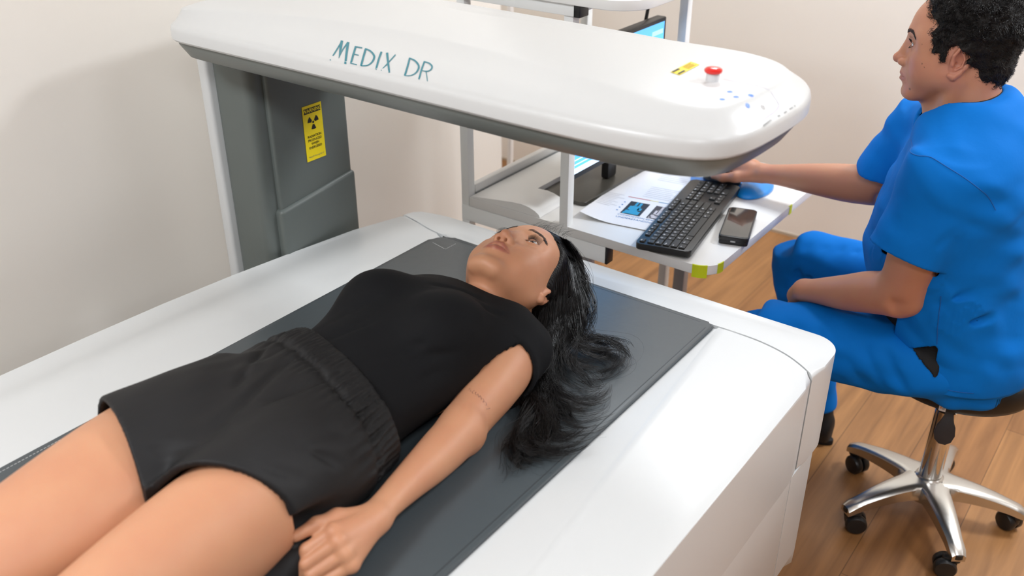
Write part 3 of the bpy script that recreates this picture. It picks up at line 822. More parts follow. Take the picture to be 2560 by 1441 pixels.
# low white case between the posts
pr = thing('equipment_case', 'low white equipment case with rounded edge, on the left of the desktop between the posts', 'case', (-1.36, 2.08, DZ))
def ppart(name, bm, M, par=pr, **k):
    for v in bm.verts: v.co -= Vector((-1.36, 2.08, DZ))
    return from_bm(name, bm, M, par, **k)
bm = BM()
prof = [(-1.4740, DZ + .0005), (-1.4740, DZ + .0035), (-1.455, DZ + .006), (-1.40, DZ + .013), (-1.34, DZ + .021), (-1.310, DZ + .023), (-1.290, DZ + .0205), (-1.270, DZ + .0145), (-1.258, DZ + .007), (-1.254, DZ + .0005)]
def slab(pf, y0, y1):
    a = [bm.verts.new((x, y0, z)) for x, z in pf]; b = [bm.verts.new((x, y1, z)) for x, z in pf]
    for i in range(len(pf)): j = (i + 1) % len(pf); bm.faces.new((a[i], a[j], b[j], b[i]))
    bm.faces.new(a[::-1]); bm.faces.new(b)
slab(prof, 1.813, 1.925)
slab(prof[:5] + [(-1.338, DZ + .0005)], 1.925, 2.30)
ppart('body', bm, M_desk, angle=40)
bm = BM(); bx(bm, -1.500, -1.4802, 1.840, 2.36, DZ - .02, DZ + .026, .004); ppart('rear_rim', bm, M_desk)
bm = BM(); bx(bm, -1.4797, -1.4745, 1.838, 2.33, DZ + .0005, DZ + .0046); ppart('groove', bm, mat('groove_grey', rgb(130, 134, 134), .6))

# monitor facing the seated person
mo = thing('computer_monitor', 'black computer monitor showing a blue desktop, on the workstation under the scanner arm', 'monitor', (-1.30, 2.06, DZ))
def mpart(name, bm, M, par=mo, **k):
    for v in bm.verts: v.co -= Vector((-1.30, 2.06, DZ))
    return from_bm(name, bm, M, par, **k)
bm = BM(); bx(bm, -1.232, -1.202, 1.868, 2.315, .810, 1.135, .004)
hs_ = mpart('housing', bm, M_black)
bm = BM(); y0, y1, z0, z1 = 1.876, 2.303, .826, 1.125
f = bm.faces.new([bm.verts.new(v) for v in ((-1.2015, y0, z0), (-1.2015, y1, z0), (-1.2015, y1, z1), (-1.2015, y0, z1))])
for (a0, a1, b0, b1, mi) in ((0, 1, 0, .05, 1), (0, 1, .075, .085, 1), (.0, .62, .115, .125, 1), (.85, .985, .90, .94, 2)):
    f = bm.faces.new([bm.verts.new(v) for v in ((-1.2012, y0 + (y1 - y0) * a0, z0 + (z1 - z0) * b0), (-1.2012, y0 + (y1 - y0) * a1, z0 + (z1 - z0) * b0), (-1.2012, y0 + (y1 - y0) * a1, z0 + (z1 - z0) * b1), (-1.2012, y0 + (y1 - y0) * a0, z0 + (z1 - z0) * b1))]); f.material_index = mi
def emis(name, c, s):
    return mat(name, c, .2, emis=c, estr=s)
mpart('screen', bm, [emis('screen_blue', rgb(88, 172, 240), .8), emis('screen_pale', rgb(196, 222, 250), .9), emis('screen_icon', rgb(150, 200, 250), .9)], hs_, smooth=False)['label'] = 'lit blue screen'
bm = BM(); bx(bm, -1.258, -1.2335, 2.105, 2.150, .7315, .95, .006); mpart('stand_neck', bm, M_black)
bm = BM(); prism(bm, rrect(-1.334, -1.200, 1.935, 2.31, .012), DZ + .0005, DZ + .011, .002); mpart('stand_base', bm, mat('base_grey', rgb(72, 70, 64), .3))
# black cable behind the post
bm = BM(); tube(bm, catmull([(-1.20, 2.12, 1.05), (-1.235, 2.2, 1.0), (-1.26, 2.30, 1.1), (-1.262, 2.33, 1.2), (-1.262, 2.335, 1.262)], 6), .005, 6)
cb2 = from_bm('monitor_cable', bm, M_black); tag(cb2, 'thin black cable running up behind the scanner arm to the raised shelf', 'cable')

# papers
def paper(cx_, cy_, rz, z, w_, h_, curl, name, label, decor):
    t = thing(name, label, 'paper', (cx_, cy_, z), rz, None)
    bm = BM(); nx, ny = 14, 18
    def zz(u, v): return curl * (max(0, u - .55) / .45) ** 2 * (max(0, .5 - v) / .5) + .0006
    G, H = [[[bm.verts.new(((i / nx - .5) * w_, (j / ny - .5) * h_, zz(1 - i / nx, j / ny) + dz)) for j in range(ny + 1)] for i in range(nx + 1)] for dz in (0, -.0005)]
    for i in range(nx):
        for j in range(ny):
            bm.faces.new((G[i][j], G[i + 1][j], G[i + 1][j + 1], G[i][j + 1])); bm.faces.new((H[i][j], H[i][j + 1], H[i + 1][j + 1], H[i + 1][j]))
    for i in range(nx):
        for j in (0, ny): bm.faces.new((G[i][j], G[i + 1][j], H[i + 1][j], H[i][j]))
    for j in range(ny):
        for i in (0, nx): bm.faces.new((G[i][j], G[i][j + 1], H[i][j + 1], H[i][j]))
    from_bm('sheet', bm, mat('paper_white', rgb(244, 244, 246), .7), t)
    bm = BM(); decor(bm, w_, h_, zz); 
    from_bm('print', bm, PM, t, smooth=False)
PM = [mat('print_red', rgb(205, 60, 58), .6), mat('print_yellow', rgb(232, 222, 120), .6), mat('print_blue', rgb(80, 150, 190), .6), mat('print_text', rgb(176, 178, 186), .6),
      mat('print_black', rgb(16, 24, 34), .5), mat('print_cyan', rgb(30, 160, 205), .5), mat('print_grey', rgb(66, 62, 64), .5), mat('print_pale', rgb(214, 208, 212), .5), mat('print_bluetext', rgb(70, 130, 190), .6)]
def dq(bm, zz, w_, h_, u0, u1, v0, v1, mi, lift=.0004):
    P = []
    for (u, v) in ((u0, v0), (u1, v0), (u1, v1), (u0, v1)):
        P.append(bm.verts.new(((u - .5) * w_, (v - .5) * h_, zz(1 - u, v) + lift)))
    f = bm.faces.new(P); f.material_index = mi
def bars(bm, zz, w_, h_, v, t=.008, u0=.0, u1=.98):
    L = u1 - u0
    for a, b, mi in ((0, .40, 0), (.40, .55, 1), (.55, 1, 2)):
        n = 6
        for k in range(n): dq(bm, zz, w_, h_, u0 + L * (a + (b - a) * k / n), u0 + L * (a + (b - a) * (k + 1) / n), v, v + t, mi)
def lines(bm, zz, w_, h_, u0, u1, v0, v1, n, seed, mi=3):
    rr = random.Random(seed)
    for k in range(n):
        v = v0 + (v1 - v0) * k / n; e = u0 + (u1 - u0) * rr.uniform(.6, 1)
        for q in range(4): dq(bm, zz, w_, h_, u0 + (e - u0) * q / 4, u0 + (e - u0) * (q + 1) / 4, v, v + .004, mi)
def dec_back(bm, w_, h_, zz):
    bars(bm, zz, w_, h_, .62, .007, .05, .99); lines(bm, zz, w_, h_, .02, .55, .15, .55, 13, 3); lines(bm, zz, w_, h_, .3, .9, .66, .90, 6, 5)
def dec_front(bm, w_, h_, zz):
    bars(bm, zz, w_, h_, .555, .010, .30, 1.0)
    lines(bm, zz, w_, h_, .02, .28, .30, .60, 9, 8)
    lines(bm, zz, w_, h_, .45, .95, .62, .88, 7, 8)
    for u0, mi, mj in ((.38, 4, 5), (.70, 6, 7)):
        dq(bm, zz, w_, h_, u0, u0 + .24, .22, .48, mi, .0006)
        for (a, b, c, d) in ((.03, .21, .17, .24), (.07, .17, .22, .34), (.04, .08, .25, .33), (.15, .20, .26, .31), (.08, .11, .34, .42), (.13, .16, .33, .41), (.02, .05, .16, .20)):
            dq(bm, zz, w_, h_, u0 + a, u0 + b, c + .06, d + .055, mj, .0009)
    M = Matrix.Rotation(math.pi, 4, 'Z')
    text_mesh('COMPOSITION SCAN', .0105, Matrix.Translation((.022, -.098, .0011)) @ Matrix.Rotation(0, 4, 'Z') @ Matrix.Scale(1, 4), bm, .00005, 8)
    text_mesh('UNDERSTANDING', .0120, Matrix.Translation((.022, -.113, .0011)), bm, .00005, 8)
    for k in range(4): dq(bm, zz, w_, h_, .31, .33, .25 + .06 * k, .265 + .06 * k, 8, .0006)
paper(-1.085, 2.150, math.radians(8), DZ + .0006, .225, .32, 0.0, 'printed_sheet', 'printed sheet lying underneath, partly covered by the report with two scan pictures', dec_back)
paper(-1.095, 2.045, math.radians(10), DZ + .0022, .215, .315, .016, 'scan_report', 'printed report with a cyan and a grey scan picture, left of the keyboard', dec_front)

# keyboard
KX, KY, KR = -.9440, 2.026, math.atan2(-.98 + .908, 2.236 - 1.816)
kb = thing('keyboard', 'full-size black computer keyboard lying on the desk beside the phone', 'keyboard', (KX, KY, DZ))
kb.rotation_euler = (0, math.radians(-2.0), -KR + math.radians(0))
KM = None
bm = BM(); L_, W_ = .440, .134
prism(bm, rrect(-W_ / 2, W_ / 2, -L_ / 2, L_ / 2, .012, 5), .0035, .020, .003, .003, seg=3)
from_bm('base', bm, mat('keyboard_black', rgb(34, 34, 33), .35), kb, angle=50)
M_key = mat('key_black', rgb(40, 40, 38), .42); M_leg = mat('key_legend', rgb(215, 215, 215), .5)
rows = [
 [('Esc', 1), ('', -1), ('F1', 1), ('F2', 1), ('F3', 1), ('F4', 1), ('', -.5), ('F5', 1), ('F6', 1), ('F7', 1), ('F8', 1), ('', -.5), ('F9', 1), ('F10', 1), ('F11', 1), ('F12', 1)],
 [(c, 1) for c in '`1234567890-='] + [('Bk', 2), ('', -.25), ('Ins', 1), ('Hm', 1), ('PU', 1), ('', -.25), ('Nm', 1), ('/', 1), ('*', 1), ('-', 1)],
 [('Tab', 1.5)] + [(c, 1) for c in 'QWERTYUIOP[]'] + [('\\', 1.5), ('', -.25), ('Del', 1), ('End', 1), ('PD', 1), ('', -.25), ('7', 1), ('8', 1), ('9', 1), ('+', 1)],
 [('Caps', 1.75)] + [(c, 1) for c in "ASDFGHJKL;'"] + [('Ent', 2.25), ('', -3.5), ('4', 1), ('5', 1), ('6', 1)],
 [('Sh', 2.25)] + [(c, 1) for c in 'ZXCVBNM,./'] + [('Sh', 2.75), ('', -1.25), ('^', 1), ('', -1.25), ('1', 1), ('2', 1), ('3', 1), ('En', 1)],
 [('Ct', 1.25), ('Wn', 1.25), ('Al', 1.25), ('', 6.25), ('Al', 1.25), ('Mn', 1.25), ('Ct', 1.25), ('', -1.5), ('<', 1), ('v', 1), ('>', 1), ('', -.25), ('0', 2), ('.', 1)]]
U_ = (L_ - .014) / 22.5; nk = 0
for ri, row in enumerate(rows):
    x = -W_ / 2 + .014 + ri * .0187 + (.0025 if ri > 0 else 0); y = -L_ / 2 + .007
    for (c, wd) in row:
        if wd < 0: y += -wd * U_; continue
        if nk >= 99: y += wd * U_; continue
        kw = wd * U_ - .0022; kh = .0150 if ri else .0115
        bm = BM(); prism(bm, rrect(x - kh / 2, x + kh / 2, y + .0011, y + .0011 + kw, .0016, 2), .0185, .0236, .0012, 0, seg=2)
        if c: text_mesh(c, .0070 if len(c) == 1 else .0050, Matrix.Translation((x - .002, y + .0011 + min(kw, .012) / 2, .0239)) @ Matrix.Rotation(math.radians(90), 4, 'Z'), bm, .00005, 1, bold=.0002)
        from_bm('key', bm, [M_key, M_leg], kb, smooth=False); nk += 1; y += wd * U_
# phone
ph = thing('mobile_phone', 'thick black mobile phone lying on the desk right of the keyboard', 'phone', (-.823, 2.038, DZ), math.radians(17))
bm = BM(); prism(bm, rrect(-.034, .034, -.088, .088, .008, 5), .0005, .0105, .001, .001, seg=2); prism(bm, rrect(-.035, .035, -.089, .089, .009, 5), .0105, .0215, .0022, .001, seg=3)
from_bm('case', bm, M_black, ph, angle=50)
bm = BM(); prism(bm, rrect(-.032, .032, -.083, .085, .006, 5), .0212, .0219, .0002); from_bm('screen', bm, mat('phone_glass', rgb(52, 50, 46), .12, coat=.6, croug=.05), ph)['label'] = 'dark switched-off screen'
bm = BM(); bx(bm, -.006, .006, -.0895, -.088, .008, .0125, .0005); from_bm('socket', bm, mat('socket_metal', rgb(170, 170, 170), .3, 1.0), ph)
# mouse pad with wrist rest, mouse
mp_ = thing('mouse_pad', 'bright blue mouse pad with raised wrist rest, on the desk behind the keyboard', 'mouse pad', (-.96, 2.31, DZ))
M_pad = mat('pad_blue', rgb(0, 138, 226), .35, coat=.3)
bm = BM(); prism(bm, [(-.035 + .085 * math.cos(2 * math.pi * i / 40), .005 + .095 * math.sin(2 * math.pi * i / 40)) for i in range(40)], .0008, .005, .002); from_bm('pad', bm, M_pad, mp_)
F = Field((.01, -.12, -.01), (.14, .10, .04), .002); F.add(ell((.066, -.012, .004), (.043, .078, .019)), .01); F.inter(lambda x, y, z: .0008 - z + 0 * x + 0 * y, .002)
V, Q = F.mesh(); link_mesh('wrist_rest', np_mesh('wrist_rest', relax(V, Q, 2), Q), M_pad, mp_)
bm = BM(); prism(bm, [(-.098 + .016 * math.cos(2 * math.pi * i / 20), -.005 + .022 * math.sin(2 * math.pi * i / 20)) for i in range(20)], .005, .0054); from_bm('printed_logo', bm, mat('pad_white', rgb(235, 240, 245), .5), mp_)
mu = thing('computer_mouse', 'black computer mouse under the hand of the person in blue', 'mouse', (-.985, 2.285, DZ + .005))
F = Field((-.07, -.05, -.01), (.07, .05, .06), .0018); F.add(ell((0, 0, .008), (.054, .031, .027)), .01); F.inter(lambda x, y, z: .001 - z + 0 * x + 0 * y, .003)
V, Q = F.mesh(); link_mesh('shell', np_mesh('shell', relax(V, Q, 2), Q), mat('mouse_black', rgb(18, 20, 28), .3), mu)
bm = BM(); lathe(bm, [(0, -.003), (.008, -.003), (.009, 0), (.008, .003), (0, .003)], n=16, M=Matrix.Translation((-.03, 0, .026)) @ Matrix.Rotation(math.radians(90), 4, 'X')); from_bm('scroll_wheel', bm, M_black, mu)

# ------------------------------------------------------------------ rolling stool
SX, SY = -.290, 2.186
st = thing('rolling_stool', 'round black rolling stool with polished five-star base, under the person in blue', 'stool', (SX, SY, 0))
M_chrome = mat('polished_aluminium', rgb(205, 203, 198), .27, 1.0)
M_seat = mat('seat_vinyl', rgb(17, 17, 17), .5, bump=(120, .1, .001))
SEATZ = .508
bm = BM(); lathe(bm, [(0, SEATZ - .082), (.158, SEATZ - .082), (.174, SEATZ - .076), (.182, SEATZ - .062), (.185, SEATZ - .040), (.183, SEATZ - .020), (.174, SEATZ - .007), (.152, SEATZ), (.08, SEATZ + .001), (0, SEATZ + .001)], n=72)
seat = from_bm('seat', bm, M_seat, st, angle=40)
bm = BM(); lathe(bm, [(0, SEATZ - .105), (.045, SEATZ - .105), (.05, SEATZ - .082), (0, SEATZ - .082)], n=28); bx(bm, -.07, .07, -.07, .07, SEATZ - .094, SEATZ - .082, .004); from_bm('mounting_plate', bm, M_black, st)
bm = BM(); lathe(bm, [(0, .06), (.026, .06), (.0275, .10), (.0275, .33), (.022, .335), (.022, SEATZ - .10), (0, SEATZ - .10)], n=36); from_bm('gas_column', bm, mat('chrome', rgb(225, 225, 225), .08, 1.0), st)
# tag sewn on the seat edge, lever under it
def polar(a, r, z): return Vector((r * math.cos(a), r * math.sin(a), z))
ta = math.atan2(-SY - .0, -SX) - .05
bm = BM(); TM = Matrix.Translation(polar(ta, .1862, SEATZ - .045)) @ Matrix.Rotation(ta - math.pi / 2 + math.pi, 4, 'Z') @ Matrix.Rotation(math.radians(90), 4, 'X')
vs = bx(bm, -.0075, .0075, -.026, .026, -.0006, .0006)
for v in bm.verts: v.co = TM @ v.co
for (a0, a1, b0, b1) in ((-.004, .004, .014, .022), (-.0045, -.002, -.02, .004)):
    vs = bx(bm, a0, a1, b0, b1, .0004, .0009, mi=1)
    for v in vs: v.co = TM @ v.co
text_mesh('FORTRESS', .0068, TM @ Matrix.Translation((.002, -.006, .0009)) @ Matrix.Rotation(math.radians(-90), 4, 'Z'), bm, .0001, 2)
from_bm('fabric_tag', bm, [mat('tag_white', rgb(226, 220, 214), .7), mat('tag_orange', rgb(222, 140, 80), .7), mat('tag_grey', rgb(70, 66, 66), .7)], seat, smooth=False)['label'] = 'white sewn tag'
la = ta + .10
bm = BM(); p0 = polar(la, .05, SEATZ - .092); p1 = polar(la, .138, SEATZ - .100); tube(bm, [p0, p1], .006, 10)
LMx = Matrix.Translation(polar(la, .150, SEATZ - .128)) @ Matrix.Rotation(la - math.pi / 2 + math.pi, 4, 'Z') @ Matrix.Rotation(math.radians(80), 4, 'X')
pp = [(-.008, .045), (-.009, .02), (-.020, -.002), (-.023, -.022), (-.018, -.040), (-.007, -.049), (.007, -.049), (.018, -.040), (.023, -.022), (.020, -.002), (.009, .02), (.008, .045)]
n0 = len(bm.verts); prism(bm, pp, -.0035, .0035, .0025, .0025, seg=2)
for v in list(bm.verts)[n0:]: v.co = LMx @ v.co
from_bm('height_lever', bm, mat('lever_grey', rgb(44, 44, 48), .45), st)
# star base and castors
bm = BM(); lathe(bm, [(.045, .060), (.050, .075), (.047, .105), (.034, .122), (.0285, .126), (.0285, .130), (0, .130)], n=36); hub = from_bm('base_hub', bm, M_chrome, st)
for k in range(5):
    a = math.radians(232.5 - 72 * k)
    bm = BM(); rings = []
    for t in np.linspace(0, 1, 15):
        r = .030 + t * .205; w_ = .036 - .017 * min(1, t * 1.25); zt = .122 - .010 * t - .034 * t ** 2.2; th = .042 - .018 * t
        if t < .2: w_ += .012 * (1 - t / .2) ** 2
        c = .007
        pts = [(-w_, zt - th), (-w_, zt - c), (-w_ + c, zt - .0015), (-w_ * .4, zt), (w_ * .4, zt), (w_ - c, zt - .0015), (w_, zt - c), (w_, zt - th)]
        if t == 1: pts = [(x * .86, z - .004 if z > zt - th else z) for x, z in pts]
        rings.append([bm.verts.new((r, x, z)) for x, z in pts])
    for q, s_ in zip(rings[:-1], rings[1:]):
        for i in range(8): bm.faces.new((q[i], q[(i + 1) % 8], s_[(i + 1) % 8], s_[i]))
    bm.faces.new(rings[-1]); bm.faces.new(rings[0][::-1])
    R_ = Matrix.Rotation(a, 4, 'Z')
    for v in bm.verts: v.co = R_ @ v.co
    leg = from_bm('base_arm', bm, M_chrome, st, angle=50)
    # castor: fork, two wheels
    ca = (205, 150, 60, 330, 20)[k]
    CM = Matrix.Translation(polar(a, .222, 0)) @ Matrix.Rotation(math.radians(ca + 180), 4, 'Z')
    bm = BM(); lathe(bm, [(0, .046), (.012, .046), (.012, .058), (.016, .060), (.016, .072), (0, .072)], n=18, M=CM)
    n0 = len(bm.verts); bx(bm, -.006, .030, -.010, .010, .022, .058, .006)
    for v in list(bm.verts)[n0:]: v.co = CM @ v.co
    cs = from_bm('castor', bm, M_black, st)
    for s_ in (-1, 1):
        bm = BM(); lathe(bm, [(0, 0), (.0255, 0), (.0265, .003), (.0265, .014), (.023, .0185), (.010, .021), (0, .0212)], n=30, M=CM @ Matrix.Translation((.020, s_ * .0035, .0265)) @ Matrix.Rotation(math.radians(-90 * s_), 4, 'X'))
        from_bm('wheel', bm, M_black, cs, angle=40)

# ------------------------------------------------------------------ heads (local frame: x = the person's left, y = up, z = forwards; chin y -.115, crown y +.11)
def head_field(F, fr, male=False, ears=True):
    m_ = 1.0 if male else 0.0
    F.add(fr.ell((0, .030, -.012), (.074, .084, .096)), .01)                 # skull
    F.add(fr.ell((0, .022, .038), (.061, .062, .052)), .02)                  # forehead
    F.add(fr.ell((0, -.030, .022), (.062 + .003 * m_, .072, .062)), .02)     # face
    for s in (1, -1):
        F.add(fr.cone((s * (.051 + .003 * m_), -.050, .002), (s * .020, -.098, .062), .019 + .002 * m_, .016), .03)   # jaw
        F.add(fr.cone((s * .053, -.015, -.005), (s * .050, -.055, .002), .020, .019), .03)
        F.add(fr.ell((s * .038, -.026, .055), (.023, .020, .023)), .025)     # cheekbone
        F.add(fr.ell((s * .034, -.054, .053), (.026, .030, .024)), .03)     # cheek
        F.add(fr.cone((s * .012, .019, .082), (s * .040, .019, .067), .0085 + .001 * m_, .009), .018)  # brow
        F.add(fr.ell((s * .0505, -.038, .030), (.020, .034, .028)), .03)
        F.add(fr.ell((s * .052, .008, .040), (.017, .032, .030)), .03)      # temple
    F.add(fr.ell((0, -.102, .071), (.018 + .003 * m_, .013, .014)), .025)   # chin
    F.add(fr.ell((0, -.066 + (0 if male else .004), .072), (.028, .026, .021)), .02)                 # muzzle
    F.add(fr.ell((0, -.090, .030), (.034, .018, .042)), .03)                 # under the chin
    F.add(fr.ell((0, -.012, .074), (.020, .034, .016)), .02)                 # middle of the face
    for s in (1, -1): F.sub(fr.ell((s * .032, -.002, .0945), (.0160, .0105, .0145)), .016)  # eye socket
    for s in (1, -1): F.add(fr.ell((s * .0315, -.001, .0695), (.0150, .0140, .0145)), .006)    # lids over the eyeball
    # nose
    F.add(fr.cone((0, .008, .0835), (0, -.034, .0985 + .002 * m_), .0062, .0080), .012)
    F.add(fr.ell((0, -.022, .085), (.0105, .024, .0120), rotx(-14)), .012)
    F.add(fr.ell((0, -.040, .0870), (.0150, .0095, .0150)), .008)
    F.add(fr.sph((0, -.0370, .1005 + .003 * m_), .0098), .008)
    for s in (1, -1):
        F.add(fr.ell((s * .0125, -.0420, .0930), (.0070, .0075, .0095)), .005)
        F.add(fr.cone((s * .0150, -.0430, .0870), (s * .024, -.034, .078), .0050, .004), .014)
    for s in (1, -1):
        F.sub(fr.cone((s * .0066, -.0520, .0985), (s * .0080, -.0430, .0920), .0036 + (0 if male else .0007), .0026), .002)
    # philtrum and lips
    F.add(fr.ell((0, -.0560, .0840), (.014, .0080, .0080)), .012)
    F.sub(fr.cone((0, -.052, .0950), (0, -.0605, .0965), .0022, .0026), .005)
    my = 0.0 if male else .0055; lr = 0.0 if male else .0007
    up = [(-.0240, -.0705, .0775), (-.0150, -.0668, .0855), (-.0055, -.0640, .0903), (0, -.0652, .0908), (.0055, -.0640, .0903), (.0150, -.0668, .0855), (.0240, -.0705, .0775)]
    lw = [(-.0210, -.0718, .0785), (-.0120, -.0752, .0852), (0, -.0768, .0885), (.0120, -.0752, .0852), (.0210, -.0718, .0785)]
    up = [(x, y + my, z) for x, y, z in up]; lw = [(x, y + my, z) for x, y, z in lw]
    for a, b, ra, rb in zip(up[:-1], up[1:], (.0016, .0032, .0038, .0038, .0038, .0032), (.0032, .0038, .0038, .0038, .0032, .0016)):
        F.add(fr.cone(a, b, ra + lr, rb + lr), .004)
    for a, b, ra, rb in zip(lw[:-1], lw[1:], (.0018, .0042, .0050, .0042), (.0042, .0050, .0042, .0018)):
        F.add(fr.cone(a, b, ra + lr, rb + lr), .004)
    gr = [(-.0255, -.0712, .0800), (-.0120, -.0708, .0905), (0, -.0712, .0945), (.0120, -.0708, .0905), (.0255, -.0712, .0800)]
    gr = [(x, y + my, z) for x, y, z in gr]
    for a, b in zip(gr[:-1], gr[1:]):
        F.sub(fr.cone(a, b, .0009, .0009), .003)                            # the line between the lips
    F.sub(fr.ell((0, -.0880, .0945), (.014, .0035, .0060)), .012)            # hollow over the chin
    # eye opening, ears
    for s in (1, -1):
        F.sub(fr.ell((s * .0318, -.0016, .0850), (.0138, .0046, .0110), rotz(s * 6)), .002)
        F.sub(fr.ell((s * .0310, .0085, .0860), (.014, .0012, .0040), rotz(s * 4)), .003)   # lid crease
        if not ears: continue
        Re = roty(s * (24 if male else 14)) @ rotx(-8)
        e = np.array([s * (.0725 + .002 * m_), -.020, -.006])
        def q(v): return tuple(e + Re @ np.array(v))
        if male:
            F.add(fr.ell(q((s * .000, .002, -.004)), (.0060, .029, .0170), Re), .008)
            F.sub(fr.ell(q((s * .0070, .002, -.003)), (.0055, .0225, .0115), Re), .003)
        else:
            F.add(fr.ell(q((s * .001, -.006, -.002)), (.0065, .024, .0145), Re), .008)
            F.sub(fr.ell(q((s * .0080, -.004, -.001)), (.0055, .0165, .0085), Re), .005)
        rim = [(.002, -.004, .010), (.004, .012, .012), (.006, .025, .006), (.007, .030, -.005), (.007, .024, -.015), (.006, .010, -.020), (.005, -.006, -.017), (.004, -.020, -.008), (.003, -.028, .000), (.002, -.026, .007)]
        rr = (.0026, .0030, .0032, .0034, .0036, .0036, .0036, .0044, .0058, .0046)
        if not male: rim = rim[7:]; rr = rr[7:]
        for i in range(len(rim) - 1):
            a_, b_ = rim[i], rim[i + 1]
            F.add(fr.cone(q((s * a_[0], a_[1], a_[2])), q((s * b_[0], b_[1], b_[2])), rr[i], rr[i + 1]), .0045)
        ah = [(.004, .020, -.004), (.006, .008, -.010), (.006, -.006, -.009), (.004, -.014, -.001)]
        for a_, b_ in zip(ah[:-1], ah[1:]) if male else ():
            F.add(fr.cone(q((s * a_[0], a_[1], a_[2])), q((s * b_[0], b_[1], b_[2])), .0022, .0022), .0025)
        F.add(fr.ell(q((s * .003, -.004, .008)), (.0035, .0055, .0035), Re), .003)      # tragus
        F.sub(fr.ell(q((s * .004, -.004, .001)), (.0060, .0055, .0045), Re), .003)      # ear hole
    return up, lw

def lip_mask(V, fr, up, lw):
    """paint values: r lips, g brow/beard tone, b cheeks"""
    L = (V - fr.t) @ fr.R / fr.k
    def dist(P, a, b):
        a, b = V3(*a), V3(*b); ba = b - a
        t = np.clip((P - a) @ ba / (ba @ ba), 0, 1)
        return np.linalg.norm(P - a - t[:, None] * ba, axis=1)
    d = np.full(len(V), 1.0)
    for a, b in list(zip(up[:-1], up[1:])): d = np.minimum(d, dist(L, a, b) - .0056)
    for a, b in list(zip(lw[:-1], lw[1:])): d = np.minimum(d, dist(L, a, b) - .0066)
    lip = np.clip(.5 - d / .0016, 0, 1)
    ch = np.exp(-(((np.abs(L[:, 0]) - .043) / .020) ** 2 + ((L[:, 1] + .035) / .020) ** 2 + ((L[:, 2] - .06) / .03) ** 2))
    nz = np.exp(-((L[:, 0] / .014) ** 2 + ((L[:, 1] + .04) / .014) ** 2 + ((L[:, 2] - .105) / .015) ** 2))
    er = np.exp(-(((np.abs(L[:, 0]) - .079) / .010) ** 2 + ((L[:, 1] + .02) / .035) ** 2 + ((L[:, 2] + .006) / .022) ** 2))
    return lip, np.clip(.6 * ch + .7 * nz + .8 * er, 0, 1)

def set_paint(me, r, g, b):
    a = me.attributes.new('paint', 'FLOAT_COLOR', 'POINT')
    c = np.ones((len(me.vertices), 4), np.float32); c[:, 0] = r; c[:, 1] = g; c[:, 2] = b
    a.data.foreach_set('color', c.ravel())

def skin_mat(name, base, lipc, redc, darkc, rough=.42):
    m = bpy.data.materials.new(name); m.use_nodes = True
    nt = m.node_tree; b = nt.nodes['Principled BSDF']
    at = nt.nodes.new('ShaderNodeAttribute'); at.attribute_name = 'paint'
    sp = nt.nodes.new('ShaderNodeSeparateColor'); nt.links.new(at.outputs['Color'], sp.inputs[0])
    tc = nt.nodes.new('ShaderNodeTexCoord')
    n = nt.nodes.new('ShaderNodeTexNoise'); n.inputs['Scale'].default_value = 14; n.inputs['Detail'].default_value = 5
    nt.links.new(tc.outputs['Object'], n.inputs['Vector'])
    cur = None
    def mix(f, A, B):
        x = nt.nodes.new('ShaderNodeMix'); x.data_type = 'RGBA'
        if hasattr(f, 'is_linked'): nt.links.new(f, x.inputs['Factor'])
        else: x.inputs['Factor'].default_value = f
        if isinstance(A, tuple): x.inputs['A'].default_value = A
        else: nt.links.new(A, x.inputs['A'])
        if isinstance(B, tuple): x.inputs['B'].default_value = B
        else: nt.links.new(B, x.inputs['B'])
        return x.outputs['Result']
    mr = nt.nodes.new('ShaderNodeMapRange'); mr.inputs['From Min'].default_value = .35; mr.inputs['From Max'].default_value = .65
    mr.inputs['To Max'].default_value = .28
    nt.links.new(n.outputs['Fac'], mr.inputs['Value'])
    c = mix(mr.outputs[0], base, redc)
    def scl(o, k):
        mm = nt.nodes.new('ShaderNodeMath'); mm.operation = 'MULTIPLY'; mm.inputs[1].default_value = k
        nt.links.new(o, mm.inputs[0]); return mm.outputs[0]
    c = mix(scl(sp.outputs['Green'], .55), c, redc)
    c = mix(scl(sp.outputs['Blue'], .9), c, darkc)
    c = mix(scl(sp.outputs['Red'], .72), c, lipc)
    nt.links.new(c, b.inputs['Base Color'])
    b.inputs['Roughness'].default_value = rough
    b.inputs['Subsurface Weight'].default_value = .25
    b.inputs['Subsurface Radius'].default_value = (.012, .004, .002)
    b.inputs['Subsurface Scale'].default_value = .5
    n2 = nt.nodes.new('ShaderNodeTexNoise'); n2.inputs['Scale'].default_value = 700; n2.inputs['Detail'].default_value = 2
    nt.links.new(tc.outputs['Object'], n2.inputs['Vector'])
    bp = nt.nodes.new('ShaderNodeBump'); bp.inputs['Strength'].default_value = .12; bp.inputs['Distance'].default_value = .0006
    nt.links.new(n2.outputs['Fac'], bp.inputs['Height']); nt.links.new(bp.outputs[0], b.inputs['Normal'])
    return m

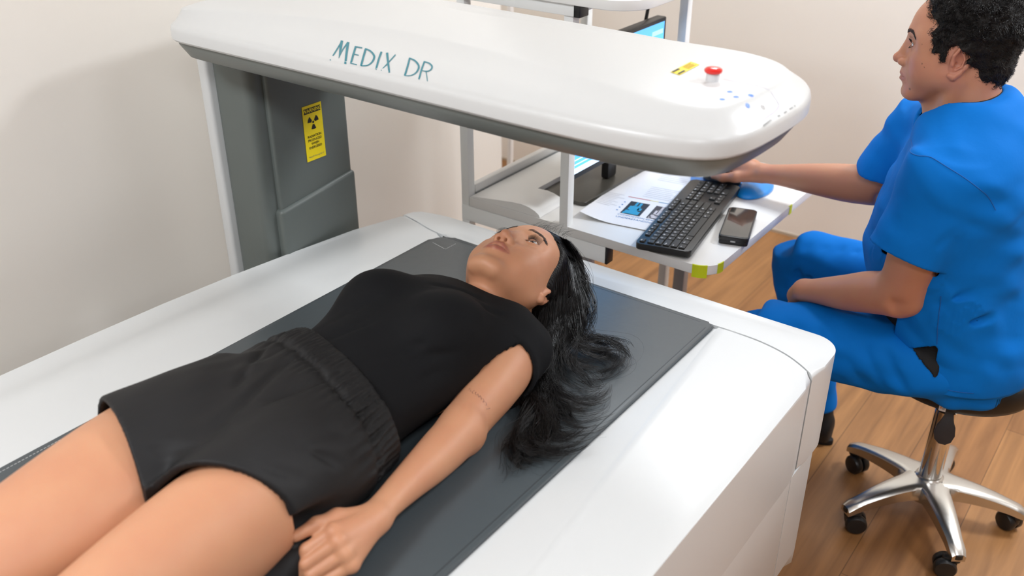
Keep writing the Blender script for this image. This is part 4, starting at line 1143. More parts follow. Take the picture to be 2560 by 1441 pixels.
def eye_objs(fr, parent, iris=(40, 24, 16), look=(0, 0, 1)):
    """eyeballs with iris and pupil"""
    wm = mat('eye_white', rgb(225, 218, 212), .15, coat=.5)
    im = mat('eye_iris', rgb(*iris), .1, coat=1.0)
    pm = mat('eye_pupil', rgb(6, 5, 5), .05, coat=1.0)
    lk = Vector(look).normalized()
    for s in (1, -1):
        bm = BM()
        r = bmesh.ops.create_uvsphere(bm, u_segments=40, v_segments=28, radius=.0122)
        q = Vector((0, 0, 1)).rotation_difference(lk).to_matrix()
        for f in bm.faces:
            c = f.calc_center_median(); a = math.degrees(math.acos(max(-1, min(1, c.normalized().z))))
            f.material_index = 2 if a < 11 else (1 if a < 28 else 0)
        for v in bm.verts:
            v.co = Vector(fr.p(tuple(q @ v.co + Vector((s * .0315, -.0012, .0700)))))
        from_bm('eye', bm, [wm, im, pm], parent)

def strands_obj(name, P, r0, r1, mats, parent, sides=3):
    """P: (N,K,3) polylines -> one mesh of thin tapering tubes"""
    P = np.asarray(P, float); N, K, _ = P.shape
    T = np.gradient(P, axis=1); T /= np.maximum(np.linalg.norm(T, axis=2, keepdims=True), 1e-9)
    up = np.where(np.abs(T[..., 2:3]) < .85, np.array([[[0, 0, 1.0]]]), np.array([[[1.0, 0, 0]]]))
    A = np.cross(T, up); A /= np.maximum(np.linalg.norm(A, axis=2, keepdims=True), 1e-9)
    B = np.cross(T, A)
    R = (r0 + (r1 - r0) * np.linspace(0, 1, K) ** 1.5)[None, :, None]
    V = np.stack([P + R * (math.cos(2 * math.pi * k / sides) * A + math.sin(2 * math.pi * k / sides) * B) for k in range(sides)], 2)
    V = V.reshape(-1, 3)
    base = (np.arange(N)[:, None, None] * K + np.arange(K - 1)[None, :, None]) * sides
    k = np.arange(sides)[None, None, :]; k2 = (k + 1) % sides
    F = np.stack([base + k, base + k2, base + sides + k2, base + sides + k], 3).reshape(-1, 4)
    return link_mesh(name, np_mesh(name, V, F), mats, parent)

# ------------------------------------------------------------------ hair helpers
def resamp(P, K):
    P = np.asarray([tuple(p) for p in catmull([tuple(q) for q in P], 8)])
    L = np.concatenate([[0], np.cumsum(np.linalg.norm(np.diff(P, axis=0), axis=1))])
    s = np.linspace(0, L[-1], K)
    return np.stack([np.interp(s, L, P[:, i]) for i in range(3)], 1)
def hair_between(guides, n, K=26, seed=1, spread=.006, wave=.004, zmin=None, freq=3.0, loose=.0, endvar=.25, locks=0, lockamp=.0, lockr=.004):
    """strands interpolated between neighbouring guide curves; they gather in wavy locks"""
    rg = np.random.RandomState(seed); G = np.stack([resamp(g_, 60) for g_ in guides]); out = []
    LK = [(rg.uniform(0, len(guides) - 1.0001), rg.uniform(0, 6.28), rg.uniform(.7, 1.3), rg.normal(0, 1, 3), rg.uniform(0, .35), rg.uniform(0, 6.28)) for _ in range(max(1, locks))]
    for k in range(n):
        if locks:
            u, ph, am, of, sh, ph2 = LK[k % locks]; u = u + rg.normal(0, .03)
        else:
            u, ph, am, of, sh, ph2 = rg.uniform(0, len(guides) - 1.0001), rg.uniform(0, 2), 1, V3(0, 0, 0), 0, 0
        u = min(max(u, 0), len(guides) - 1.0001); i = int(u); f = u - i
        C = G[i] * (1 - f) + G[i + 1] * f
        L = 1 - sh * (endvar > .2) - endvar * .4 * rg.uniform(0, 1) ** 1.5
        idx = np.linspace(0, 59 * L, K); C = np.stack([np.interp(idx, np.arange(60), C[:, q]) for q in range(3)], 1)
        t = np.linspace(0, 1, K)[:, None]
        T_ = np.gradient(C, axis=0); T_ /= np.maximum(np.linalg.norm(T_, axis=1, keepdims=True), 1e-9)
        S_ = np.cross(T_, V3(0, 0, 1)); S_ /= np.maximum(np.linalg.norm(S_, axis=1, keepdims=True), .2)
        env = np.clip((t - .25) / .45, 0, 1)
        if locks:
            C = C + S_ * lockamp * am * np.sin(t * 6.28 * freq * (.8 + .3 * am) + ph) * env + V3(0, 0, 1) * (.006 * am * (1 + np.cos(t * 6.28 * freq * .9 + ph2)) * env) + of * V3(1, 1, .2) * .010 * env
        r_ = (lockr * (1 - .75 * t ** 2)) if locks else spread
        off = rg.normal(0, 1, 3)
        C = C + off * (r_ * (.45 + .8 * np.sin(np.clip(t, 0, 1) * 2.6)))
        C = C + np.concatenate([np.sin(t * 6.28 * freq + ph), np.cos(t * 6.28 * freq * .8 + ph), .5 * np.cos(t * 6.28 * freq + ph)], 1) * wave * t + rg.normal(0, 1, 3) * loose * t ** 2
        if zmin is not None:
            lo = zmin + abs(rg.normal(0, .004)) + .0008
            C[:, 2] = np.where(C[:, 2] < lo, lo + (C[:, 2] - lo) * .08, C[:, 2])
        out.append(C)
    return np.array(out)

M_hair = mat('black_hair', rgb(12, 9, 9), .30, spec=.45)

def brow_lash(fr, parent, dens=1.0, male=False):
    rg = np.random.RandomState(5); P = []
    me = parent.data; bv = BVHTree.FromPolygons([v.co for v in me.vertices], [tuple(p.vertices) for p in me.polygons])
    def on_face(c):
        d = Vector(fr.R @ V3(0, 0, -1)); h = bv.ray_cast(Vector(fr.p((c[0], c[1], .2))), d)
        return np.array([c[0], c[1], (V3(*h[0]) - fr.t) @ fr.R[:, 2] / fr.k]) if h[0] else c
    for s in (1, -1):
        arc_ = [(s * .0130, .0180, .0895), (s * .0220, .0215, .0872), (s * .0330, .0225, .0795), (s * .0430, .0185, .0700), (s * .0500, .0135, .0605)]
        C = resamp(arc_, 40)
        for _ in range(int(150 * dens)):
            t = rg.uniform(0, 1); c = C[int(t * 39)]
            th = (.0036 if male else .0040) * (1 - .50 * t)
            c = on_face(c + np.array([0, rg.uniform(-1, 1) * th, 0])) + np.array([0, 0, -.0001]); L = rg.uniform(.005, .008)
            d = np.array([s * (.55 + .5 * t), .55 - .9 * t, -.35 * t + .05]); d /= np.linalg.norm(d)
            e_ = on_face(c + d * L); P.append(np.stack([c + (e_ - c) * k / 4 + np.array([0, 0, .0009 * math.sin(k * .7) + .0002]) for k in range(5)]))
    P = np.array(P); sh = P.shape; W = np.array([fr.p(q) for q in P.reshape(-1, 3)]).reshape(sh)
    strands_obj('eyebrow', W[:len(W) // 2], .00024, .00008, M_hair, parent); strands_obj('eyebrow', W[len(W) // 2:], .00024, .00008, M_hair, parent)
    P = []
    for s in (1, -1):
        for (yo, dy, n, L0) in ((.0034, .65, 70, .0085), (-.0062, -.5, 34, .0045)):
            for k in range(n):
                t = -1 + 2 * (k + rg.uniform(-.3, .3)) / (n - 1)
                c = np.array([s * (.0318 + .0135 * t), -.0012 + yo * (1 - t * t) , .0838 - .0055 * t * t - .002 * max(t, 0)])
                d = np.array([s * (.55 * t + .1), dy, .85]); d /= np.linalg.norm(d); L = L0 * (.75 + .35 * (t + 1) / 2) * (.8 if male else 1.15)
                P.append(np.stack([c + d * L * q / 4 + np.array([0, .0022 * (q / 4) ** 2 * (1 if dy > 0 else -.5), 0]) for q in range(5)]))
    P = np.array(P); sh = P.shape; W = np.array([fr.p(q) for q in P.reshape(-1, 3)]).reshape(sh); h_ = len(W) // 2
    strands_obj('eyelashes', W[:h_], .00020, .00006, M_hair, parent); strands_obj('eyelashes', W[h_:], .00020, .00006, M_hair, parent)

def finger(F, pts, rs, k=.006):
    for a, b, ra, rb in zip(pts[:-1], pts[1:], rs[:-1], rs[1:]): F.add(cone(a, b, ra, rb), k)

# ------------------------------------------------------------------ the person lying on the table
def orth(R):
    R = np.asarray(R, float); u_, _, v_ = np.linalg.svd(R); return u_ @ v_
WR = orth([[.998, -.037, -.053], [.038, .999, .020], [.053, -.022, .998]])
wf = Frame(WR, (-.972, 1.337, .840), 1.07)
MZ = .7285
parts = []
F = Field((-1.10, 1.085, .722), (-.820, 1.490, .985), .0016)
head_field(F, wf, False, False); HEADF = F.D.copy(); F.D[:] = F.big
w_up, w_lw = head_field(F, wf, False)
HLO, HHI = (-1.10, 1.085, .722), (-.820, 1.490, .985)
F.add(cone((-.972, 1.275, .812), (-.978, 1.150, .800), .050, .054), .030)
F.add(cone((-.975, 1.262, .865), (-.972, 1.19, .835), .020, .026), .035)
for s in (1, -1):
    F.add(cone((-.972 + s * .052, 1.285, .800), (-.978 + s * .012, 1.185, .868), .010, .010), .025)   # neck muscles
    F.add(cone((-.985 + s * .02, 1.190, .868), (-.985 + s * .12, 1.180, .850), .009, .012), .03)    # collar bones
    F.add(cone((-.978 + s * .03, 1.20, .79), (-.985 + s * .12, 1.165, .80), .045, .045), .04)
V, Q = F.mesh(); V = relax(V, Q, 1); parts.append((V, Q))
nh = len(V)
# left arm and hand
F = Field((-.935, .545, .726), (-.695, 1.260, .875), .0020)
sh, el, wr = (-.872, 1.185, .792), (-.812, .950, .770), (-.772, .741, .773)
F.add(loft(sh, el, (1, 0, 0), [(0, 0, 0, .050, .050), (.25, .004, 0, .051, .050), (.5, .004, 0, .046, .046), (.8, 0, 0, .039, .040), (1, 0, 0, .036, .036)], .03), .03)
F.add(loft((-.815, .975, .772), (-.777, .708, .780), (1, 0, 0), [(0, 0, 0, .037, .037), (.20, .0, 0, .038, .036), (.42, .001, .001, .034, .032), (.68, .001, .003, .0265, .025), (.86, .002, .004, .0235, .0195), (1, .001, .001, .0260, .0170)], .02), .03)
F.add(sph((-.802, .955, .760), .016), .03)
KN = [(-.781, .650, .806), (-.765, .642, .803), (-.752, .640, .790), (-.743, .640, .775)]
for kx, r_ in zip(KN, (.0150, .0145, .0135, .0125)):
    F.add(cone((-.774, .722, .781), kx, .017, r_ * .86), .016)
F.add(cone((-.782, .70, .775), (-.79, .655, .785), .018, .014), .015)
finger(F, [KN[0], (-.800, .614, .790), (-.806, .606, .768), (-.798, .622, .754)], (.0105, .0088, .0078, .0066))
finger(F, [KN[1], (-.790, .603, .779), (-.797, .600, .756), (-.786, .617, .744)], (.0105, .0090, .0080, .0068), .005)
finger(F, [KN[2], (-.780, .601, .766), (-.784, .600, .745), (-.772, .617, .7375)], (.0100, .0086, .0076, .0066), .005)
finger(F, [KN[3], (-.765, .605, .755), (-.768, .604, .742), (-.757, .620, .7365)], (.0092, .0078, .0068, .0060), .005)
for kx in KN: F.add(sph((kx[0], kx[1] + .001, kx[2] + .0005), .0108), .008)
finger(F, [(-.785, .712, .785), (-.802, .675, .802), (-.808, .643, .810), (-.817, .612, .806)], (.0165, .0120, .0095, .0075), .012)
V, Q = F.mesh(); V = relax(V, Q, 1); parts.append((V, Q))
# right arm (mostly hidden behind the body), trunk, legs
F = Field((-1.275, -.30, .724), (-.72, 1.230, .935), .0040)
F.add(loft((-1.0, .55, .80), (-1.0, 1.20, .80), (1, 0, 0), [(0, 0, 0, .165, .062), (.3, 0, 0, .16, .070), (.55, 0, 0, .13, .066), (.8, 0, 0, .15, .075), (1, 0, 0, .14, .05)], .05), .02)
F.add(loft((-1.128, 1.165, .785), (-1.205, .93, .768), (1, 0, 0), [(0, 0, 0, .046, .046), (1, 0, 0, .035, .035)], .03), .03)
F.add(loft((-1.202, .94, .768), (-1.180, .735, .760), (1, 0, 0), [(0, 0, 0, .036, .034), (1, 0, 0, .022, .020)], .02), .03)
F.add(cone((-1.180, .735, .760), (-1.165, .66, .755), .024, .022), .02)
for q in range(4): F.add(cone((-1.182 + .013 * q, .665, .753), (-1.178 + .011 * q, .585 + .006 * abs(q - 1.5), .745), .009, .007), .006)
F.add(cone((-1.15, .70, .757), (-1.135, .645, .752), .011, .008), .01)
Rl = [(0, 0, 0, .112, .092), (.12, 0, 0, .113, .091), (.35, .004, 0, .106, .086), (.62, .006, .004, .082, .070), (.80, .006, .004, .064, .060), (1, 0, 0, .060, .058)]
F.add(loft((-1.090, .62, .822), (-1.090, .13, .800), (1, 0, 0), Rl, .02), .012)
F.add(loft((-.898, .62, .822), (-.898, .13, .800), (1, 0, 0), [(a, b, c, d * .765, e * 1.0) for a, b, c, d, e in Rl], .02), .012)
for x0 in (-1.09, -.895):
    F.add(sph((x0, .13, .812), .052), .04)
    F.add(loft((x0, .14, .795), (x0 + .01, -.235, .765), (1, 0, 0), [(0, 0, 0, .056, .052), (.25, 0, .006, .056, .056), (.6, 0, 0, .040, .042), (1, 0, 0, .030, .032)], .01), .04)
    F.add(cone((x0 + .01, -.240, .765), (x0 + .018, -.262, .845), .030, .028), .02)
    F.add(cone((x0 + .018, -.262, .845), (x0 + .025, -.250, .905), .026, .016), .02)
F.inter(lambda x, y, z: MZ + .0008 - z + 0 * x + 0 * y, .01)
V, Q = F.mesh(); V = relax(V, Q, 1); parts.append((V, Q))
# the thigh cut at the frame edge is covered by its own finer skin only where the light shows it
VV = np.concatenate([p[0] for p in parts]); o_ = 0; QQ = []
for p in parts: QQ.append(p[1] + o_); o_ += len(p[0])
QQ = np.concatenate(QQ)
VV[:, 2] = np.where(VV[:, 2] < MZ + .0012, MZ + .0012, VV[:, 2])
M_skinW = skin_mat('skin_light_brown', rgb(196, 142, 108), rgb(150, 72, 68), rgb(184, 118, 90), rgb(96, 66, 52), rough=.50)
wbody = link_mesh('person', np_mesh('person', VV, QQ), M_skinW)
tag(wbody, 'person with long black hair in black t-shirt and shorts lying on the scanner table', 'person')
lip = np.zeros(len(VV)); red = np.zeros(len(VV)); a_, b_ = lip_mask(VV[:nh], wf, w_up, w_lw); lip[:nh] = a_; red[:nh] = b_
red[nh:] = np.clip(np.exp(-((VV[nh:, 0] + .812) ** 2 + (VV[nh:, 1] - .95) ** 2 + (VV[nh:, 2] - .75) ** 2) / .0016) * .5, 0, 1)
set_paint(wbody.data, lip, red, red * 0)
eye_objs(wf, wbody, look=(.10, .05, 1))
brow_lash(wf, wbody, .9)
# small written tattoo on the arm
wb = BVHTree.FromPolygons([Vector(v) for v in VV], QQ.tolist())
def on_body(x, y, bv=wb, lift=.0004, z0=1.2):
    h = bv.ray_cast(Vector((x, y, z0)), Vector((0, 0, -1))); return h[0] + h[1] * lift
bm = BM(); tt = np.linspace(0, 1, 90); pr = None
for t in tt:
    x = -.838 + .046 * t + .0016 * math.sin(t * 62); y = 1.010 - .004 * t + .0028 * math.sin(t * 55 + .7) * (1.4 if .25 < t < .33 or t > .93 else .8)
    p = on_body(x, y); q = on_body(x + .0004, y + .0005)
    a, b = bm.verts.new(p), bm.verts.new(q)
    if pr and not (.12 < t < .15): bm.faces.new((pr[0], a, b, pr[1]))
    pr = (a, b)
from_bm('tattoo', bm, mat('tattoo_ink', rgb(112, 82, 78), .6), wbody, smooth=False)

# t-shirt
M_tee = mat('black_jersey', rgb(11, 12, 15), .85, bump=(900, .25, .0004), spec=.25)
F = Field((-1.235, .80, .722), (-.745, 1.285, .985), .0030)
F.add(loft((-1.0, .80, .80), (-1.0, 1.235, .80), (1, 0, 0), [(0, 0, -.012, .148, .085), (.25, 0, -.015, .143, .088), (.45, 0, -.022, .148, .098), (.64, 0, -.022, .158, .102), (.82, .004, -.012, .160, .094), (.93, .008, -.004, .140, .082), (1, .012, 0, .105, .066)], .03), .02)
for s in (1, -1):
    F.add(ell((-.998 + s * .072, 1.050, .876), (.070, .078, .066)), .045)
F.add(cone((-.900, 1.195, .805), (-.865, 1.188, .792), .062, .060), .045)
F.add(cone((-1.080, 1.185, .80), (-1.130, 1.160, .788), .062, .058), .045)
F.add(cone((-1.130, 1.165, .788), (-1.165, 1.09, .780), .058, .055), .02)
nz = vnoise(3, 9, 16, 9); nz2 = vnoise(4, 26, 14, 20)
def tdisp(x, y, z): return .0030 * nz(x + .6 * y, y, z) + .0016 * nz2(x - .5 * y, y, z)
fo = [((-.92, .88, .90), (-.86, 1.03, .875)), ((-.95, .87, .91), (-.885, 1.02, .89)), ((-1.09, .90, .90), (-1.02, 1.02, .93)), ((-.875, .93, .86), (-.87, 1.12, .845)), ((-.94, 1.07, .93), (-.87, 1.17, .86)), ((-1.04, .88, .90), (-.99, .98, .91)), ((-1.0, 1.10, .92), (-.90, 1.16, .89))]
FS = Field((-1.235, .80, .722), (-.745, 1.285, .985), .0030); FS.D = F.D.copy()
FS.add(cone((-.868, 1.187, .792), (-.838, 1.080, .782), .0600, .0575), .02)
for f_ in (F, FS):
    f_.disp(tdisp)
    for a, b in fo: f_.crease(a, b, .006, .009)
D0 = FS.D.copy()
F.sub(ell((-.972, 1.282, .868), (.092, .088, .115)), .004)            # neckline
FS.sub(ell((-.972, 1.282, .868), (.092, .088, .115)), .004)
x_, y_, z_ = F.sl(F.lo, F.lo + F.h * F.n, 0)[1]
hemy = 1.132 + .75 * (x_ + .85) + .55 * (z_ - .83) - y_
CUT = np.minimum(F.D, np.where(x_ > -1.0, hemy, -1)).astype(np.float32)          # only what is sleeve is cut
CUT = np.where(F.D < 0, -1, np.where(x_ > -1.0, hemy + 0 * F.D, -1)).astype(np.float32)
F.D = np.minimum(F.D, np.maximum(FS.D, np.where(x_ > -1.0, hemy, -1))).astype(np.float32)
neck = ell((-.972, 1.282, .868), (.092, .088, .115))
xx, yy, zz_ = F.sl(F.lo, F.lo + F.h * F.n, 0)[1]
CUT = np.maximum(CUT, -neck[0](xx, yy, zz_))
CUT = np.maximum(CUT, .83 - yy + 0 * CUT)
F.D = np.maximum(F.D, -(D0 + .0085))
F.inter(lambda x, y, z: MZ + .0005 - z + 0 * x + 0 * y, .002)
sel_ = np.ones(len(VV), bool); i0 = len(parts[0][0]); i1 = i0 + len(parts[1][0]); sel_[i0:i1] = VV[i0:i1, 1] > 1.115
VV = push_in(VV, F, D0, CUT, .0085, .03, sel_)
V, Q = F.mesh(); V = relax(V, Q, 3)
link_mesh('t_shirt', np_mesh('t_shirt', V, Q), M_tee, wbody)

# shorts
M_short = mat('black_woven', rgb(15, 15, 17), .66, bump=(60, .22, .002, (1, .35, 1)), spec=.4)
F = Field((-1.255, .46, .722), (-.725, .965, .965), .0030)
F.add(loft((-1.005, .955, .80), (-1.0, .56, .80), (1, 0, 0), [(0, 0, .012, .152, .096), (.12, 0, .014, .157, .098), (.3, 0, .014, .176, .102), (.55, 0, .012, .190, .098), (.8, -.004, .010, .188, .094), (1, -.006, .010, .184, .09)], .04), .02)
F.add(loft((-1.098, .78, .815), (-1.104, .47, .828), (1, 0, 0), [(0, 0, 0, .105, .09), (.5, 0, 0, .116, .098), (1, 0, 0, .128, .104)], .02), .03)
F.add(loft((-.916, .78, .815), (-.893, .47, .828), (1, 0, 0), [(0, 0, 0, .102, .09), (.5, 0, 0, .100, .098), (1, .002, 0, .096, .104)], .02), .03)
F.sub(cone((-.982, .40, .915), (-.985, .64, .915), .022, .010), .03)
n1 = vnoise(11, 42, 5, 30); n2 = vnoise(12, 10, 9, 10); n3 = vnoise(13, 22, 9, 20)
def shd(x, y, z):
    yt = .872 - .22 * (x + .99)
    th = np.arctan2(z - .80, x + 1.0)
    g_ = np.exp(-((y - (yt - .028)) / .030) ** 2)
    f = np.clip((y - .60) / .25, 0, 1)
    r = .0024 * np.sin(th * 95 + 3 * n2(x, y, z)) * g_ + .0018 * np.sin(th * 60) * np.exp(-((y - (yt - .06)) / .03) ** 2)
    r = r + .0045 * n1(x - .35 * y, y, z) * f + .0045 * n2(x, y, z) + .0022 * n3(x + .5 * y, y, z)
    r = r + .004 * np.exp(-((y - (yt - .058)) / .007) ** 2)
    return r
F.disp(shd)
folds = [((-1.10, .84, .90), (-1.03, .70, .905), .006), ((-1.02, .82, .915), (-.985, .62, .90), .007), ((-1.06, .85, .91), (-1.05, .76, .912), .004), ((-.94, .80, .91), (-.965, .70, .905), .005), ((-.88, .66, .90), (-.80, .72, .86), .005), ((-.97, .60, .905), (-1.02, .54, .90), .006), ((-.87, .60, .91), (-.80, .66, .875), .004), ((-.86, .72, .90), (-.81, .78, .87), .004)]
F.sub(cone((-.780, .71, .815), (-.815, .585, .822), .020, .026), .02)
for a, b, r_ in folds: F.crease(a, b, r_ * 1.3, .009)
D0 = F.D.copy()
q_, P_ = F.sl(F.lo, F.lo + F.h * F.n, 0); x_, y_, z_ = P_
yr = .585 - .333 * (x_ + 1.21); ylf = .532 + .60 * (x_ + .95)
hem = np.where(x_ < -.975, yr, ylf) - y_ + .10 * (z_ - .90)
F.D = np.maximum(F.D, hem.astype(np.float32) + 0 * F.D)
F.D = np.maximum(F.D, (y_ - (.872 - .22 * (x_ + .99)) + 0 * z_).astype(np.float32))
CUT = np.maximum(hem.astype(np.float32) + 0 * F.D, (y_ - (.862 - .22 * (x_ + .99)) + 0 * z_).astype(np.float32))
F.D = np.maximum(F.D, -(D0 + .0095))
sel_[i0:i1] = False
VV = push_in(VV, F, D0, CUT, .0120, .03, sel_)
wbody.data.vertices.foreach_set('co', VV.astype(np.float32).ravel()); wbody.data.update()
F.inter(lambda x, y, z: MZ + .0005 - z + 0 * x + 0 * y, .002)
V, Q = F.mesh(); V = relax(V, Q, 1)
shorts = link_mesh('shorts', np_mesh('shorts', V, Q), M_short, wbody)
# loose hem of the shorts held in the hand, hanging to the mat
F = Field((-.90, .50, .722), (-.74, .72, .86), .0030)
F.add(loft((-.805, .655, .765), (-.835, .540, .750), (1, 0, 0), [(0, 0, 0, .014, .030), (.5, 0, 0, .026, .030), (1, 0, 0, .040, .018)], .01), .01)
n4 = vnoise(21, 40, 18, 30); F.disp(lambda x, y, z: .005 * n4(x, y, z)); F.inter(lambda x, y, z: MZ + .0005 - z + 0 * x + 0 * y, .002)
V, Q = F.mesh(); link_mesh('gathered_hem', np_mesh('gathered_hem', relax(V, Q, 1), Q), M_short, shorts)

# long hair: a dense body close to the scalp and loose waves over the mat
F = Field(HLO, HHI, .0016)
x_, y_, z_ = F.sl(F.lo, F.lo + F.h * F.n, 0)[1]
lx, ly, lz = wf.loc(x_, y_, z_)
line = lz - .067 + smax(.067 - (.027 + .70 * ly), 0 * lx, .012) + 0 * lx
line = np.maximum(line, -(ly + .022 + .0 * lx) + np.where(lz > -.030, 0, -1))
sk_ = F.D * 0 + wf.ell((0, .030, -.020), (.0775, .0885, .0950))[0](x_, y_, z_).astype(np.float32)
F.D = np.maximum(smin(HEADF - np.clip(-line * .22, -.0015, .0042), sk_ + np.clip(.004 + line * .2, -.0, .004), .008), line - .002).astype(np.float32)
F.add(cone((-.912, 1.395, .850), (-.882, 1.372, .800), .018, .026), .02)
F.add(cone((-.885, 1.385, .800), (-.872, 1.315, .762), .026, .024), .03)
F.add(cone((-.870, 1.32, .765), (-.855, 1.24, .750), .024, .020), .03)
F.add(cone((-1.02, 1.38, .80), (-1.05, 1.28, .765), .040, .030), .03)
F.sub(wf.ell((.084, -.056, .004), (.020, .018, .022)), .005)
n5 = vnoise(31, 70, 14, 60); F.disp(lambda x, y, z: .0022 * n5(x + .4 * z, y, z))
F.inter(lambda x, y, z: MZ + .0008 - z + 0 * x + 0 * y, .002)
V, Q = F.mesh(); V = relax(V, Q, 8); hairo = link_mesh('hair', np_mesh('hair', V, Q), M_hair, wbody)
hb = BVHTree.FromPolygons([Vector(v) for v in V], Q.tolist())
def lift_out(ST, lift=.0008, reach=.03):
    """keeps strands on the outside of the hair body"""
    out = ST.copy(); rg_ = np.random.RandomState(8)
    for i in range(len(ST)):
        l_ = lift + abs(rg_.normal(0, .0011))
        for j in range(ST.shape[1]):
            h = hb.find_nearest(Vector(ST[i, j]), reach)
            if h[0] is None: continue
            d = (Vector(ST[i, j]) - h[0]).dot(h[1])
            if d < l_: out[i, j] = h[0] + h[1] * l_
    out[:, :, 2] = np.maximum(out[:, :, 2], MZ + .0006)
    return out
G = [
 [(-.972, 1.452, .893), (-.918, 1.450, .872), (-.872, 1.430, .835), (-.846, 1.385, .785), (-.835, 1.350, .755), (-.805, 1.370, .745), (-.770, 1.385, .742), (-.738, 1.360, .740), (-.726, 1.315, .738), (-.745, 1.275, .737), (-.775, 1.262, .737)],
 [(-.938, 1.446, .888), (-.898, 1.430, .862), (-.862, 1.390, .820), (-.842, 1.345, .775), (-.825, 1.310, .750), (-.790, 1.300, .745), (-.755, 1.320, .742), (-.735, 1.300, .739), (-.740, 1.265, .737), (-.770, 1.240, .737)],
 [(-.918, 1.422, .882), (-.885, 1.395, .855), (-.862, 1.360, .805), (-.848, 1.310, .765), (-.830, 1.265, .748), (-.800, 1.225, .744), (-.765, 1.205, .742), (-.735, 1.215, .739), (-.720, 1.240, .737), (-.728, 1.268, .737)],
 [(-.907, 1.398, .875), (-.880, 1.370, .845), (-.862, 1.335, .795), (-.850, 1.280, .757), (-.822, 1.225, .745), (-.780, 1.180, .742), (-.735, 1.150, .740), (-.700, 1.155, .738), (-.685, 1.185, .737), (-.700, 1.215, .737)],
 [(-.903, 1.370, .872), (-.882, 1.350, .830), (-.866, 1.310, .782), (-.850, 1.255, .752), (-.815, 1.200, .743), (-.768, 1.150, .741), (-.725, 1.110, .739), (-.690, 1.105, .738), (-.668, 1.130, .737), (-.655, 1.165, .7365)],
 [(-.900, 1.360, .860), (-.882, 1.335, .815), (-.866, 1.295, .772), (-.845, 1.235, .748), (-.800, 1.175, .742), (-.755, 1.120, .740), (-.722, 1.070, .739), (-.695, 1.055, .738), (-.672, 1.075, .737), (-.668, 1.110, .737)],
 [(-.898, 1.352, .850), (-.882, 1.320, .802), (-.862, 1.270, .762), (-.830, 1.205, .745), (-.782, 1.145, .741), (-.750, 1.095, .740), (-.738, 1.045, .739), (-.715, 1.010, .738), (-.690, 1.015, .737), (-.672, 1.045, .737)],
 [(-.896, 1.345, .840), (-.880, 1.305, .790), (-.856, 1.250, .755), (-.815, 1.180, .743), (-.768, 1.120, .740), (-.752, 1.070, .740), (-.755, 1.025, .739), (-.740, .985, .738), (-.728, .950, .737), (-.730, .925, .737)],
]
G = [[(p[0] - .012 * (1 - i / (len(g_) - 1)), p[1] - .010 * (1 - i / (len(g_) - 1)), p[2]) for i, p in enumerate(g_)] for g_ in G]
st1 = np.concatenate([hair_between(G, 2100, 34, 1, .0055, .0015, MZ, 1.5, .002, .35, 46, .017, .0042), hair_between(G[3:], 1500, 34, 21, .0055, .0015, MZ, 1.9, .002, .35, 34, .017, .0036), hair_between(G, 260, 34, 5, .0065, .0040, MZ, 2.0, .006, .4)])
st2 = hair_between(G, 70, 30, 7, .014, .010, MZ, 1.6, .022)
# short stray hairs at the hairline and strands on the far side
FG = [[(-1.040, 1.400, .895), (-1.075, 1.390, .840), (-1.080, 1.340, .790), (-1.070, 1.270, .757), (-1.065, 1.220, .745)], [(-1.030, 1.380, .89), (-1.062, 1.360, .830), (-1.065, 1.300, .785), (-1.052, 1.245, .765), (-1.050, 1.205, .755)]]
st3 = hair_between(FG, 260, 34, 3, .004, .003, MZ, 2, .004)
# combed layer over the skull from the parting
SK = []
for k in range(9):
    a = math.radians(-70 + 17.5 * k)
    x0 = .040 * math.sin(a)
    pts = []
    for j in range(7):
        b = math.radians(38 + 27 * j)     # from hairline over the crown to the back
        pts.append(wf.p((math.sin(a) * (.050 + .030 * math.sin(b)), .030 + .090 * math.sin(b) * math.cos(a * .6), -.020 + .100 * math.cos(b))))
    SK.append(pts)
SK = [[tuple(q) for q in p] for p in SK]
st4 = hair_between(SK, 1700, 34, 9, .0028, .001, None, 1, .001, .1)
rg = np.random.RandomState(2); fz = []
for _ in range(70):
    a = rg.uniform(-.9, .9); c = V3(*wf.p((.055 * math.sin(a), .100 + rg.uniform(-.012, .008), .048 + .012 * math.cos(a))))
    d = V3(rg.uniform(-.3, .7), .8, .7 + rg.uniform(-.3, .3)); d /= np.linalg.norm(d); L = rg.uniform(.010, .030)
    t = np.linspace(0, 1, 30)[:, None]; fz.append(c + d * L * t + V3(0, .5, -.9) * (L * .5) * t ** 2 + V3(*rg.normal(0, .15, 3)) * L * t ** 2)
SD = []
for ly0 in (.058, .050, .036, .022, .010, -.002, -.012, -.020, -.028):
    lz0 = .030 + .70 * ly0
    pts = []
    for j, (dz, dx) in enumerate(((0, 0), (-.018, .006), (-.038, .009), (-.060, .010), (-.082, .006), (-.100, .002))):
        y_l = ly0 - .004 * j * (1 + ly0 * 12); zl_ = lz0 + dz * (1 + .3 * (ly0 > .03))
        q0 = 1 - ((y_l - .030) / .0895) ** 2 - ((zl_ + .020) / .0965) ** 2
        pts.append(wf.p(((.0785 * math.sqrt(max(q0, .02)) + dx * .6), y_l, zl_)))
    pts.append(tuple(V3(*pts[-1]) + V3(.012, -.03, -.012))); pts.append(tuple(V3(*pts[-1]) + V3(.020, -.05, -.006)))
    SD.append(pts)
SD0 = []
for k in range(7):
    xx0 = .070 * k / 6 * .85; pts = []
    for j in range(7):
        b = math.radians(20 + 27 * j); pts.append(wf.p((xx0 + .012 * math.sin(b), .026 + .0905 * math.sin(b) * math.sqrt(1 - (xx0 / .085) ** 2), -.020 + .0985 * math.cos(b) * math.sqrt(1 - (xx0 / .085) ** 2))))
    SD0.append(pts)
    SD0[-1] = SD0[-1]
